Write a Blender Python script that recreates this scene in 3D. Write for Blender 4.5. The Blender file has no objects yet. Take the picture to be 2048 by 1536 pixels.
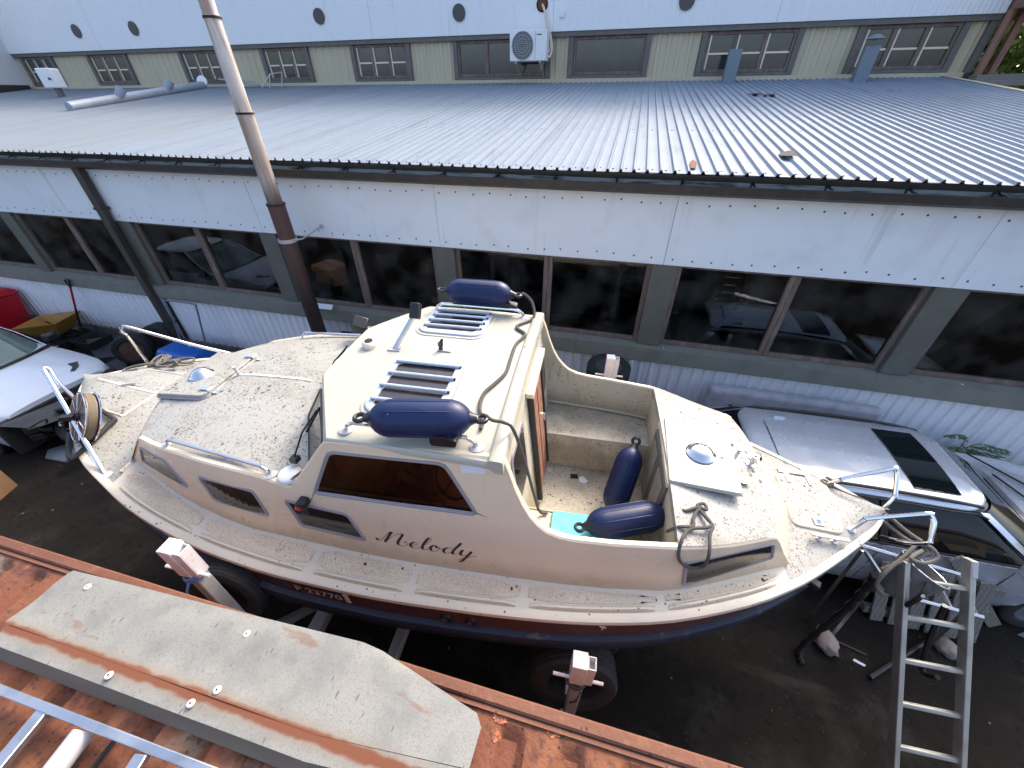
import bpy, math, random
from mathutils import Vector, Matrix
random.seed(7)
sc = bpy.context.scene
COL = sc.collection
R = math.radians
# ------------------------------------------------------------------ helpers
def V(*a): return Vector(a[0]) if len(a)==1 else Vector(a)
class MB:
    def __init__(s): s.v=[]; s.f=[]; s.m=[]
    def add(s, vs, fs, m=0):
        b=len(s.v); s.v += [tuple(x) for x in vs]
        for f in fs: s.f.append(tuple(i+b for i in f)); s.m.append(m)
        return s
    def quad(s,a,b,c,d,m=0): return s.add([a,b,c,d],[(0,1,2,3)],m)
    def box(s, c, size, rot=None, m=0):
        x,y,z=[k/2 for k in size]
        vs=[Vector((i*x,j*y,k*z)) for i in(-1,1) for j in(-1,1) for k in(-1,1)]
        if rot is not None:
            if not isinstance(rot,Matrix): rot=Matrix.Rotation(rot,3,'Z')
            vs=[rot@q for q in vs]
        c=Vector(c); vs=[q+c for q in vs]
        return s.add(vs,[(0,1,3,2),(4,6,7,5),(0,4,5,1),(2,3,7,6),(0,2,6,4),(1,5,7,3)],m)
    def bb(s,x0,x1,y0,y1,z0,z1,m=0): return s.box(((x0+x1)/2,(y0+y1)/2,(z0+z1)/2),(x1-x0,y1-y0,z1-z0),None,m)
    def bar(s,p,q,w,h,up=(0,0,1),m=0):
        p=Vector(p);q=Vector(q);d=(q-p).normalized();u=Vector(up);a=d.cross(u)
        if a.length<1e-4: a=d.cross(Vector((1,0,0)))
        a.normalize(); b=a.cross(d).normalized()
        vs=[o+a*i*w/2+b*j*h/2 for o in(p,q) for i,j in((-1,-1),(1,-1),(1,1),(-1,1))]
        return s.add(vs,[(3,2,1,0),(4,5,6,7),(0,1,5,4),(1,2,6,5),(2,3,7,6),(3,0,4,7)],m)
    def loft(s, secs, m=0, closed=True, cap=True, loop=False):
        n=len(secs[0]); vs=[p for q in secs for p in q]; fs=[]
        K=len(secs)
        for i in range(K if loop else K-1):
            j2=(i+1)%K
            for j in range(n if closed else n-1):
                k=(j+1)%n; fs.append((i*n+j,i*n+k,j2*n+k,j2*n+j))
        if cap and closed and not loop: fs += [tuple(reversed(range(n))),tuple((K-1)*n+j for j in range(n))]
        return s.add(vs,fs,m)
    def grid(s,rows,m=0): return s.loft(rows,m,closed=False,cap=False)
    def tube(s, pts, r, n=10, m=0, closed=False, cap=True):
        pts=[Vector(p) for p in pts]; K=len(pts); secs=[]; pa=None
        for i,p in enumerate(pts):
            if closed: t=pts[(i+1)%K]-pts[i-1]
            else: t=pts[min(i+1,K-1)]-pts[max(i-1,0)]
            t.normalize()
            if pa is None:
                a=t.cross(Vector((0,0,1)))
                if a.length<.05: a=t.cross(Vector((0,1,0)))
            else: a=pa-t*pa.dot(t)
            a.normalize(); pa=a; b=t.cross(a)
            rr=r[i] if isinstance(r,(list,tuple)) else r
            secs.append([p+(a*math.cos(2*math.pi*j/n)+b*math.sin(2*math.pi*j/n))*rr for j in range(n)])
        return s.loft(secs,m,True,cap,closed)
    def lathe(s, prof, n=24, o=(0,0,0), ax=(0,0,1), m=0):
        o=Vector(o); ax=Vector(ax).normalized(); a=ax.orthogonal().normalized(); b=ax.cross(a)
        secs=[[o+ax*z+(a*math.cos(2*math.pi*j/n)+b*math.sin(2*math.pi*j/n))*max(r,1e-4) for j in range(n)] for r,z in prof]
        return s.loft(secs,m,True,True)
    def prism(s, poly, a, b, fn=None, m=0):
        fn=fn or (lambda x,y,z:(x,y,z))
        s.loft([[fn(x,y,a) for x,y in poly],[fn(x,y,b) for x,y in poly]],m)
        return s
    def build(s, name, mats, parent=None, smooth=32, bevel=0, world=False, seg=2):
        me=bpy.data.meshes.new(name)
        vs=s.v
        if world and parent is not None:
            inv=MAT[root_of(parent)].inverted(); vs=[tuple(inv@Vector(p)) for p in vs]
        me.from_pydata([tuple(p) for p in vs],[],s.f)
        if not isinstance(mats,(list,tuple)): mats=[mats]
        for mm in mats: me.materials.append(mm)
        me.polygons.foreach_set('material_index',s.m)
        import bmesh
        bm=bmesh.new(); bm.from_mesh(me); bmesh.ops.recalc_face_normals(bm,faces=bm.faces); bm.to_mesh(me); bm.free()
        if smooth:
            me.polygons.foreach_set('use_smooth',[True]*len(me.polygons))
            me.set_sharp_from_angle(angle=R(smooth))
        o=bpy.data.objects.new(name,me); COL.objects.link(o)
        if parent is not None: o.parent=parent
        if bevel:
            bv=o.modifiers.new('bevel','BEVEL'); bv.width=bevel; bv.segments=seg; bv.limit_method='ANGLE'; bv.angle_limit=R(40)
        return o
MAT={}
def root_of(o):
    while o.parent: o=o.parent
    return o.name
def tag(o,label,cat,group=None,kind=None):
    if label: o['label']=label
    if cat: o['category']=cat
    if group: o['group']=group
    if kind: o['kind']=kind
    return o
def thing(name,label,cat,loc=(0,0,0),rz=0,group=None):
    o=bpy.data.objects.new(name,None); COL.objects.link(o)
    o.location=loc; o.rotation_euler=(0,0,rz); o.empty_display_size=.1
    MAT[o.name]=Matrix.Translation(Vector(loc))@Matrix.Rotation(rz,4,'Z')
    return tag(o,label,cat,group)
def copy_tree(o,parent=None):
    c=o.copy(); COL.objects.link(c); c.parent=parent
    if parent is None: MAT[c.name]=MAT[o.name].copy()
    for ch in list(o.children): copy_tree(ch,c)
    return c
def place(o,loc,rz=0,rot=None):
    o.location=loc; o.rotation_euler=rot or (0,0,rz)
def smooth_pts(pts,k=6,closed=False):
    P=[Vector(p) for p in pts]; n=len(P); out=[]
    rng=range(n if closed else n-1)
    for i in rng:
        if closed: a,b,c,d=P[i-1],P[i],P[(i+1)%n],P[(i+2)%n]
        else: a,b,c,d=P[max(i-1,0)],P[i],P[i+1],P[min(i+2,n-1)]
        for j in range(k):
            t=j/k; out.append(.5*((2*b)+(c-a)*t+(2*a-5*b+4*c-d)*t*t+(3*b-a-3*c+d)*t**3))
    if not closed: out.append(P[-1])
    return out
def itp(tab):
    xs=[a for a,_ in tab]; ys=[b for _,b in tab]; n=len(xs)
    h=[xs[i+1]-xs[i] for i in range(n-1)]; d=[(ys[i+1]-ys[i])/h[i] for i in range(n-1)]
    m=[d[0]]+[0 if d[i-1]*d[i]<=0 else 2*d[i-1]*d[i]/(d[i-1]+d[i]) for i in range(1,n-1)]+[d[-1]]
    def f(x):
        if x<=xs[0]: return ys[0]
        if x>=xs[-1]: return ys[-1]
        i=0
        while x>xs[i+1]: i+=1
        t=(x-xs[i])/h[i]
        return (2*t**3-3*t*t+1)*ys[i]+(t**3-2*t*t+t)*h[i]*m[i]+(-2*t**3+3*t*t)*ys[i+1]+(t**3-t*t)*h[i]*m[i+1]
    return f
def lin(a,b,n): return [a+(b-a)*i/(n-1) for i in range(n)]
def rrect(x0,x1,y0,y1,r,k=5):
    out=[]
    for cx,cy,a0 in((x1-r,y1-r,0),(x0+r,y1-r,90),(x0+r,y0+r,180),(x1-r,y0+r,270)):
        for i in range(k+1):
            a=R(a0+90*i/k); out.append((cx+r*math.cos(a),cy+r*math.sin(a)))
    return out
def rpoly(pts,r,k=4):
    out=[];n=len(pts)
    for i in range(n):
        p=Vector(pts[i]);a=(Vector(pts[i-1])-p);b=(Vector(pts[(i+1)%n])-p)
        la,lb=a.length,b.length; a.normalize();b.normalize()
        ra=min(r,la*.45,lb*.45); A=p+a*ra;B=p+b*ra
        for j in range(k+1):
            t=j/k; out.append(tuple((1-t)**2*A+2*t*(1-t)*p+t*t*B))
    return out
def inset(poly,d):
    n=len(poly);out=[]
    ar=sum(poly[i-1][0]*poly[i][1]-poly[i][0]*poly[i-1][1] for i in range(n))
    sg=1 if ar>0 else -1
    for i in range(n):
        p0=Vector(poly[i-1]);p=Vector(poly[i]);p1=Vector(poly[(i+1)%n])
        a=(p-p0);b=(p1-p)
        if a.length<1e-7:a=b
        if b.length<1e-7:b=a
        t=(a.normalized()+b.normalized()).normalized()
        out.append(tuple(p+Vector((-t.y,t.x))*d*sg))
    return out
# ------------------------------------------------------------------ materials
def mat(name,col,rough=.5,metal=0.,layers=(),bump=None,rvar=0.,spec=None,coat=0.,bump2=None):
    m=bpy.data.materials.new(name); m.use_nodes=True; nt=m.node_tree; N=nt.nodes; L=nt.links
    bs=N['Principled BSDF']; bs.inputs['Roughness'].default_value=rough; bs.inputs['Metallic'].default_value=metal
    if spec is not None: bs.inputs['Specular IOR Level'].default_value=spec
    if coat: bs.inputs['Coat Weight'].default_value=coat; bs.inputs['Coat Roughness'].default_value=.08
    tc=N.new('ShaderNodeTexCoord'); co=tc.outputs['Object']
    def vec(scale,off=0):
        mp=N.new('ShaderNodeMapping'); L.new(co,mp.inputs[0])
        sc_=scale if isinstance(scale,(tuple,list)) else (scale,)*3
        mp.inputs['Scale'].default_value=sc_; mp.inputs['Location'].default_value=(off,off*1.7,off*.6)
        return mp.outputs[0]
    def noise(scale,det=4,off=0,dist=0.):
        t=N.new('ShaderNodeTexNoise'); L.new(vec(scale,off),t.inputs['Vector']); t.inputs['Scale'].default_value=1; t.inputs['Detail'].default_value=det
        t.inputs['Distortion'].default_value=dist
        return t.outputs['Fac']
    def rmp(x,lo,hi):
        r=N.new('ShaderNodeMapRange'); r.interpolation_type='SMOOTHSTEP'; L.new(x,r.inputs[0]); r.inputs[1].default_value=lo; r.inputs[2].default_value=hi
        if lo>hi:
            r.inputs[1].default_value=hi; r.inputs[2].default_value=lo; r.inputs[3].default_value=1; r.inputs[4].default_value=0
        return r.outputs[0]
    def math_(op,a,b):
        t=N.new('ShaderNodeMath'); t.operation=op
        for i,x in enumerate((a,b)):
            if isinstance(x,(int,float)): t.inputs[i].default_value=x
            else: L.new(x,t.inputs[i])
        return t.outputs[0]
    cur=None
    base=N.new('ShaderNodeRGB'); base.outputs[0].default_value=(*col,1); cur=base.outputs[0]; k=0
    for l in layers:
        k+=1
        kind=l.get('kind','noise')
        if kind=='noise': f=rmp(noise(l['scale'],l.get('det',4),l.get('off',k*3.1),l.get('dist',0.)),l['lo'],l['hi'])
        elif kind=='spot':
            t=N.new('ShaderNodeTexVoronoi'); t.feature='F1'
            vv=vec(l['scale'],k*2.3)
            # wobble
            w=N.new('ShaderNodeTexNoise'); L.new(vv,w.inputs['Vector']); w.inputs['Scale'].default_value=1.7
            mx=N.new('ShaderNodeMix'); mx.data_type='VECTOR'; mx.inputs['Factor'].default_value=.12 if 'wob' not in l else l['wob']
            L.new(vv,mx.inputs[4]); 
            ad=N.new('ShaderNodeVectorMath'); ad.operation='ADD'; L.new(vv,ad.inputs[0]); L.new(w.outputs['Color'],ad.inputs[1]); L.new(ad.outputs[0],mx.inputs[5])
            L.new(mx.outputs[1],t.inputs['Vector']); t.inputs['Scale'].default_value=1
            sp=N.new('ShaderNodeSeparateColor'); L.new(t.outputs['Color'],sp.inputs[0])
            pr=math_('POWER',sp.outputs[0],l.get('pow',3.))
            rad=math_('MULTIPLY',pr,l['r'])
            if 'mask' in l:
                ms=rmp(noise(l['mask'][0],3,k*7.7),l['mask'][1],l['mask'][2]); rad=math_('MULTIPLY',rad,ms)
            df=math_('SUBTRACT',rad,t.outputs['Distance'])
            f=rmp(df,0.,l.get('soft',.06))
        elif kind=='wave':
            t=N.new('ShaderNodeTexWave'); t.wave_type='BANDS'; t.bands_direction=l.get('dir','X'); L.new(vec(l['scale']),t.inputs['Vector']); t.inputs['Scale'].default_value=1; t.inputs['Distortion'].default_value=l.get('dist',0.); t.inputs['Detail'].default_value=3
            f=rmp(t.outputs['Fac'],l['lo'],l['hi'])
        elif kind=='brick':
            t=N.new('ShaderNodeTexBrick'); L.new(vec(l['scale']),t.inputs['Vector']); t.inputs['Scale'].default_value=1; t.inputs['Mortar Size'].default_value=l.get('mortar',.012)
            f=t.outputs['Fac']
        elif kind=='axis':
            sp=N.new('ShaderNodeSeparateXYZ'); L.new(co,sp.inputs[0]); 
            x=sp.outputs['XYZ'.index(l['ax'])]
            if 'wob' in l: x=math_('ADD',x,math_('MULTIPLY',math_('SUBTRACT',noise(l['wob'][0],3),.5),l['wob'][1]))
            f=rmp(x,l['lo'],l['hi'])
        elif kind=='band':
            sp=N.new('ShaderNodeSeparateXYZ'); L.new(co,sp.inputs[0])
            d=math_('SUBTRACT',math_('SUBTRACT',sp.outputs[1],math_('MULTIPLY',sp.outputs[0],l['sl'])),l['y0'])
            d=math_('ADD',math_('ABSOLUTE',d,0.),math_('MULTIPLY',math_('SUBTRACT',noise(l['wob'][0],5,k*2.),.5),l['wob'][1]))
            f=rmp(d,l['w']+l['soft'],l['w']-l['soft'])
        if 'mask' in l and kind!='spot':
            f=math_('MULTIPLY',f,rmp(noise(l['mask'][0],3,k*7.7),l['mask'][1],l['mask'][2]))
        f=math_('MULTIPLY',f,l.get('amt',1.))
        mx=N.new('ShaderNodeMix'); mx.data_type='RGBA'; L.new(f,mx.inputs[0]); L.new(cur,mx.inputs[6]); mx.inputs[7].default_value=(*l['col'],1)
        cur=mx.outputs[2]
        if 'rough' in l:
            rr=N.new('ShaderNodeMix'); rr.data_type='FLOAT'; L.new(f,rr.inputs[0])
            src=bs.inputs['Roughness']
            if src.is_linked: L.new(src.links[0].from_socket,rr.inputs[2])
            else: rr.inputs[2].default_value=rough
            rr.inputs[3].default_value=l['rough']; L.new(rr.outputs[0],bs.inputs['Roughness'])
        if 'metal' in l:
            rr=N.new('ShaderNodeMix'); rr.data_type='FLOAT'; L.new(f,rr.inputs[0])
            src=bs.inputs['Metallic']
            if src.is_linked: L.new(src.links[0].from_socket,rr.inputs[2])
            else: rr.inputs[2].default_value=metal
            rr.inputs[3].default_value=l['metal']; L.new(rr.outputs[0],bs.inputs['Metallic'])
    L.new(cur,bs.inputs['Base Color'])
    nrm=None
    for b in (bump,bump2):
        if b:
            bp=N.new('ShaderNodeBump'); bp.inputs['Strength'].default_value=b[1]; bp.inputs['Distance'].default_value=b[2] if len(b)>2 else .01
            L.new(noise(b[0],b[3] if len(b)>3 else 5,11),bp.inputs['Height'])
            if nrm: L.new(nrm,bp.inputs['Normal'])
            nrm=bp.outputs[0]
    if nrm: L.new(nrm,bs.inputs['Normal'])
    if rvar:
        t=rmp(noise(2.5,5,5),.3,.7); r2=N.new('ShaderNodeMapRange'); L.new(t,r2.inputs[0]); r2.inputs[3].default_value=max(0,rough-rvar); r2.inputs[4].default_value=rough+rvar
        if not bs.inputs['Roughness'].is_linked: L.new(r2.outputs[0],bs.inputs['Roughness'])
    return m
def glassmat(name,tint,rough=.02,ior=1.5,dirt=0.):
    m=bpy.data.materials.new(name); m.use_nodes=True; nt=m.node_tree; N=nt.nodes; L=nt.links
    N.remove(N['Principled BSDF']); out=N['Material Output']
    tr=N.new('ShaderNodeBsdfTransparent'); tr.inputs[0].default_value=(*tint,1)
    gl=N.new('ShaderNodeBsdfGlossy'); gl.inputs['Roughness'].default_value=rough; gl.inputs[0].default_value=(.95,.97,1,1)
    fr=N.new('ShaderNodeFresnel'); fr.inputs[0].default_value=ior
    mx=N.new('ShaderNodeMixShader'); L.new(fr.outputs[0],mx.inputs[0]); L.new(tr.outputs[0],mx.inputs[1]); L.new(gl.outputs[0],mx.inputs[2])
    if dirt:
        df=N.new('ShaderNodeBsdfDiffuse'); df.inputs[0].default_value=(.3,.29,.26,1)
        tc=N.new('ShaderNodeTexCoord'); nz=N.new('ShaderNodeTexNoise'); nz.inputs['Scale'].default_value=2.2; nz.inputs['Detail'].default_value=6; L.new(tc.outputs['Object'],nz.inputs['Vector'])
        mr=N.new('ShaderNodeMapRange'); L.new(nz.outputs['Fac'],mr.inputs[0]); mr.inputs[1].default_value=.4; mr.inputs[2].default_value=.8; mr.inputs[4].default_value=dirt
        m2=N.new('ShaderNodeMixShader'); L.new(mr.outputs[0],m2.inputs[0]); L.new(mx.outputs[0],m2.inputs[1]); L.new(df.outputs[0],m2.inputs[2]); L.new(m2.outputs[0],out.inputs[0])
    else: L.new(mx.outputs[0],out.inputs[0])
    return m
SP=dict(kind='spot')
M={}
M['gel']=mat('gelcoat_cream',(.43,.42,.34),.32,0,[dict(scale=1.3,lo=.45,hi=.75,col=(.48,.46,.37),amt=.5),dict(kind='spot',scale=16,r=.30,pow=6.,col=(.12,.11,.08),mask=(1.1,.4,.7),soft=.05),dict(scale=40,lo=.62,hi=.8,col=(.5,.46,.38),amt=.35)],rvar=.1)
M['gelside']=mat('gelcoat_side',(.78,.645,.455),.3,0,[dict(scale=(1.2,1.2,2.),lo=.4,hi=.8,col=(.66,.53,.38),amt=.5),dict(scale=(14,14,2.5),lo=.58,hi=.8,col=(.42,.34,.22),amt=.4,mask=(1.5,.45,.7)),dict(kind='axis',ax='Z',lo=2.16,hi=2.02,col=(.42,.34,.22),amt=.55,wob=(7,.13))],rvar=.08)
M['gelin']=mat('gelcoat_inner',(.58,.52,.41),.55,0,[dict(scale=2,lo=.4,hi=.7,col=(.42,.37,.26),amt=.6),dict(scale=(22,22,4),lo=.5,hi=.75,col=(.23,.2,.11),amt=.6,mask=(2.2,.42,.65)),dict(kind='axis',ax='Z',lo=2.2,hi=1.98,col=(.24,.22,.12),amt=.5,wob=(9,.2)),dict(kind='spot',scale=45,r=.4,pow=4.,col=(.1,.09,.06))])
M['gelfloor']=mat('gelcoat_grubby',(.50,.46,.37),.7,0,[dict(scale=3,lo=.4,hi=.65,col=(.26,.23,.16),amt=.75),dict(scale=60,lo=.45,hi=.7,col=(.2,.18,.12),amt=.5),dict(kind='spot',scale=40,r=.42,pow=4.,col=(.07,.06,.04))],bump=(60,.25,.004))
DECKL=[dict(scale=2.2,lo=.42,hi=.68,col=(.29,.28,.235),amt=.6),dict(scale=70,lo=.50,hi=.68,col=(.22,.21,.175),amt=.55),
  dict(kind='spot',scale=(38,29,34),r=.60,pow=3.4,col=(.05,.046,.038),mask=(1.9,.32,.62),soft=.07,wob=.35),
  dict(kind='spot',scale=(95,75,80),r=.70,pow=2.6,col=(.15,.14,.115),mask=(2.3,.38,.62),soft=.08,wob=.35),
  dict(kind='spot',scale=(70,55,60),r=.55,pow=3.,col=(.16,.15,.13),soft=.08,wob=.35),
  dict(kind='spot',scale=(13,10,10),r=.17,pow=7.,col=(.05,.045,.035),soft=.03,wob=.4),dict(scale=(2.2,6,5),lo=.54,hi=.72,col=(.20,.185,.145),amt=.6,mask=(16,.35,.6)),dict(scale=(9,2.5,5),lo=.62,hi=.76,col=(.13,.125,.105),amt=.6,mask=(20,.3,.6)),dict(kind='spot',scale=(58,44,50),r=.55,pow=3.2,col=(.07,.065,.055),mask=(1.3,.44,.66),soft=.08,wob=.35)]
M['deck']=mat('lichen_spotted_deck',(.35,.348,.318),.55,0,DECKL,bump=(120,.15,.003))
M['pad']=mat('nonskid_pad',(.76,.635,.46),.8,0,[dict(scale=(2.5,9,9),lo=.45,hi=.68,col=(.56,.46,.33),amt=.65),dict(scale=90,lo=.46,hi=.66,col=(.40,.335,.245),amt=.6),
  dict(kind='spot',scale=30,r=.5,pow=4.5,col=(.06,.05,.04),mask=(1.5,.30,.62),soft=.06,wob=.3),dict(kind='spot',scale=70,r=.55,pow=3.,col=(.14,.12,.09),mask=(1.9,.35,.62),soft=.08)],bump=(200,.4,.004))
M['white']=mat('white_gel_trim',(.72,.64,.50),.35,0,[dict(scale=6,lo=.5,hi=.75,col=(.62,.58,.5),amt=.5),dict(kind='spot',scale=40,r=.35,pow=6.,col=(.1,.09,.07))])
M['hull']=mat('maroon_hull',(.090,.034,.028),.34,0,[dict(scale=(1,4,4),lo=.4,hi=.75,col=(.115,.05,.042),amt=.6),dict(scale=(6,6,30),lo=.6,hi=.75,col=(.16,.11,.10),amt=.25)],rvar=.1)
M['strake']=mat('navy_rubber',(.020,.030,.055),.45,0,[dict(scale=12,lo=.62,hi=.7,col=(.16,.15,.13),amt=.5)])
M['anti']=mat('antifoul_black',(.012,.012,.014),.8)
M['chrome']=mat('polished_steel',(.78,.79,.80),.14,1.,[dict(scale=8,lo=.5,hi=.8,col=(.5,.5,.5),amt=.4)])
M['alu']=mat('dull_aluminium',(.60,.61,.62),.38,1.,[dict(scale=10,lo=.45,hi=.75,col=(.38,.39,.40),amt=.6)],rvar=.1)
M['alub']=mat('anodised_frame',(.50,.57,.65),.4,.15,[dict(scale=12,lo=.5,hi=.8,col=(.5,.54,.58),amt=.4)])
M['frame']=mat('grey_window_rubber',(.30,.28,.29),.5,.1,[dict(scale=12,lo=.5,hi=.8,col=(.2,.18,.18),amt=.4)])
M['smoke']=mat('smoked_glass',(.012,.012,.013),.06,0,[dict(scale=4,lo=.5,hi=.75,col=(.05,.045,.04),amt=.5),dict(kind='spot',scale=45,r=.35,pow=6.,col=(.02,.02,.02))],spec=.7)
M['skyl']=mat('smoked_skylight',(.035,.030,.033),.09,0,[dict(scale=9,lo=.5,hi=.75,col=(.06,.05,.05),amt=.6,rough=.3)],spec=.6)
M['cabglass']=glassmat('tinted_cabin_glass',(.62,.45,.40))
M['black']=mat('black_plastic',(.012,.012,.013),.4)
M['blackm']=mat('black_matt',(.015,.014,.013),.85,0,[dict(scale=14,lo=.5,hi=.75,col=(.04,.037,.034),amt=.6)])
M['rubber']=mat('tyre_rubber',(.024,.024,.025),.75,0,[dict(scale=9,lo=.45,hi=.75,col=(.045,.042,.04),amt=.6)])
M['fender']=mat('navy_fender_vinyl',(.004,.014,.066),.42,0,[dict(scale=(3,12,12),lo=.45,hi=.75,col=(.008,.021,.082),amt=.7),dict(scale=(8,30,30),lo=.60,hi=.75,col=(.05,.06,.11),amt=.35,rough=.55),dict(kind='spot',scale=30,r=.2,pow=7.,col=(.10,.10,.11),soft=.03)],coat=.0,spec=.4)
M['fendend']=mat('navy_black_eye',(.010,.011,.02),.35)
M['rope']=mat('dark_braid_rope',(.055,.052,.05),.85,0,[dict(kind='wave',scale=(90,90,90),lo=.4,hi=.6,col=(.10,.095,.09),dir='DIAGONAL')])
M['ropeg']=mat('grey_old_rope',(.22,.20,.17),.9,0,[dict(kind='wave',scale=(70,70,70),lo=.3,hi=.6,col=(.10,.09,.075),dir='DIAGONAL')],bump=(150,.4,.003))
M['doorwood']=mat('varnished_teak_door',(.32,.13,.075),.4,0,[dict(kind='wave',scale=(20,20,3),lo=.2,hi=.8,col=(.42,.22,.15),dist=4.,amt=.8),dict(scale=(60,60,6),lo=.5,hi=.7,col=(.5,.33,.25),amt=.5)])
M['dashwood']=mat('mahogany_dash',(.17,.045,.018),.35,0,[dict(kind='wave',scale=(3,26,26),lo=.2,hi=.8,col=(.24,.075,.03),dist=3.,amt=.6)])
M['trimwood']=mat('teak_trim',(.33,.15,.06),.4)
M['greywood']=mat('weathered_wood',(.23,.215,.19),.85,0,[dict(kind='wave',scale=(8,45,45),lo=.2,hi=.8,col=(.13,.12,.105),dist=5.,amt=.7),dict(scale=6,lo=.5,hi=.8,col=(.32,.30,.27),amt=.5)],bump=((6,60,60),.3,.004))
M['greydoor']=mat('grey_locker_door',(.15,.145,.135),.7,0,[dict(kind='wave',scale=(40,4,40),lo=.2,hi=.8,col=(.10,.095,.09),dist=4.,amt=.7)])
M['orange_rust']=mat('orange_wood',(.42,.15,.04),.6)
# buildings
M['clad']=mat('white_corrugated',(.86,.87,.89),.5,0,[dict(scale=(2,2,.6),lo=.45,hi=.75,col=(.74,.75,.77),amt=.5),dict(scale=(10,10,1.2),lo=.6,hi=.8,col=(.38,.35,.31),amt=.4),dict(kind='axis',ax='Z',lo=.55,hi=.2,col=(.36,.34,.3),amt=.5,wob=(3,.3))])
M['band']=mat('white_band_panel',(.82,.87,.89),.45,0,[dict(scale=(.8,.8,1.6),lo=.4,hi=.75,col=(.76,.80,.83),amt=.6),dict(scale=(9,9,.5),lo=.60,hi=.82,col=(.48,.47,.44),amt=.5),dict(scale=(22,22,.8),lo=.62,hi=.78,col=(.46,.42,.36),amt=.5,mask=(1.2,.46,.62)),dict(scale=(3,3,3),lo=.5,hi=.75,col=(.70,.73,.74),amt=.5)],bump=((.9,.9,2.2),.35,.05,2))
M['screw']=mat('dark_screw',(.05,.05,.055),.5)
M['post']=mat('olive_post',(.115,.115,.095),.6,0,[dict(scale=4,lo=.4,hi=.75,col=(.15,.15,.125),amt=.6)])
M['sill']=mat('olive_sill',(.21,.21,.175),.55,0,[dict(scale=4,lo=.4,hi=.75,col=(.15,.15,.125),amt=.7),dict(kind='spot',scale=8,r=.16,pow=8.,col=(.75,.75,.72),soft=.03)])
M['brownframe']=mat('brown_window_wood',(.15,.105,.085),.7,0,[dict(scale=(14,14,3),lo=.42,hi=.7,col=(.24,.19,.165),amt=.7),dict(scale=20,lo=.6,hi=.75,col=(.06,.045,.035),amt=.6)])
M['pane']=glassmat('workshop_glass',(.42,.45,.46),.015,1.5,.16)
M['upane']=mat('upper_window_glass',(.035,.04,.042),.04,0,[dict(scale=1.5,lo=.45,hi=.7,col=(.06,.065,.06),amt=.7)],spec=.8)
M['tan']=mat('tan_corrugated',(.53,.465,.325),.55,0,[dict(scale=(3,3,.7),lo=.42,hi=.75,col=(.48,.415,.26),amt=.6),dict(scale=(8,8,1),lo=.6,hi=.8,col=(.34,.29,.19),amt=.4)])
M['tandark']=mat('grey_olive_trim',(.125,.12,.105),.6,0,[dict(scale=5,lo=.4,hi=.75,col=(.17,.16,.14),amt=.6)])
M['upwhite']=mat('white_fine_cladding',(.86,.88,.88),.5,0,[dict(kind='wave',scale=(9,1,1),lo=.0,hi=.35,col=(.74,.77,.79),amt=.55),dict(scale=(4,4,.5),lo=.5,hi=.8,col=(.76,.78,.79),amt=.6),dict(scale=(12,12,.7),lo=.62,hi=.82,col=(.45,.42,.38),amt=.35)])
M['roof']=mat('galvanised_roof',(.235,.285,.34),.62,.0,[dict(scale=(3,.35,1),lo=.42,hi=.72,col=(.20,.245,.30),amt=.7),dict(scale=(9,.8,1),lo=.58,hi=.8,col=(.10,.115,.135),amt=.45),dict(kind='spot',scale=(13,6,8),r=.22,pow=7.,col=(.05,.045,.04),soft=.03,mask=(.5,.35,.6)),dict(scale=(14,.25,1),lo=.58,hi=.78,col=(.15,.165,.18),amt=.5),dict(kind='wave',scale=(.55,.01,1),lo=.45,hi=.55,col=(.255,.30,.35),amt=.35)],rvar=.05,spec=.15)
M['roofw']=mat('whitened_roof',(.205,.245,.285),.7,0.,[dict(scale=(2.5,.4,1),lo=.42,hi=.72,col=(.17,.205,.24),amt=.7),dict(scale=(9,1,1),lo=.6,hi=.8,col=(.14,.15,.16),amt=.45)])
M['gutter']=mat('dark_gutter',(.035,.03,.027),.45,0,[dict(scale=6,lo=.5,hi=.75,col=(.07,.06,.05),amt=.6)])
M['gutin']=mat('gutter_inside_zinc',(.36,.38,.38),.6,.2,[dict(scale=(3,20,20),lo=.45,hi=.65,col=(.05,.05,.04),amt=.9)])
M['fascia']=mat('grey_green_fascia',(.115,.12,.115),.6,0,[dict(scale=(2,8,8),lo=.45,hi=.75,col=(.17,.175,.165),amt=.6)])
M['concrete']=mat('old_concrete',(.17,.16,.145),.9,0,[dict(scale=4,lo=.4,hi=.7,col=(.09,.085,.075),amt=.7)],bump=(30,.4,.01))
M['brickw']=mat('painted_white_brick',(.62,.62,.61),.8,0,[dict(kind='brick',scale=(1,3.6,11),col=(.5,.5,.49),amt=.7),dict(scale=2,lo=.5,hi=.8,col=(.5,.49,.47),amt=.6)],bump=(20,.3,.01))
M['brickgap']=mat('grey_painted_brick',(.50,.50,.52),.8,0,[dict(kind='brick',scale=(2.8,1,5.2),col=(.12,.12,.12),amt=.9,mortar=.02),dict(scale=7,lo=.5,hi=.75,col=(.33,.33,.33),amt=.6)])
M['yellowfl']=mat('cream_flashing',(.62,.56,.40),.5)
M['pipe']=mat('rusty_white_pipe',(.62,.60,.57),.55,0,[dict(scale=(11,11,.9),lo=.44,hi=.60,col=(.33,.22,.14),amt=.8),dict(kind='axis',ax='Z',lo=5.2,hi=4.0,col=(.27,.19,.13),amt=.6,wob=(4,.9)),dict(scale=(16,16,1.5),lo=.52,hi=.66,col=(.14,.085,.055),amt=.6,mask=(1.2,.42,.6)),dict(kind='axis',ax='Z',lo=3.75,hi=3.3,col=(.075,.035,.03),amt=.96,wob=(4,.3)),dict(kind='axis',ax='Z',lo=2.7,hi=1.7,col=(.022,.017,.017),amt=.9,wob=(4,.4))])
M['iron']=mat('black_iron',(.02,.018,.018),.6,.3)
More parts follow.
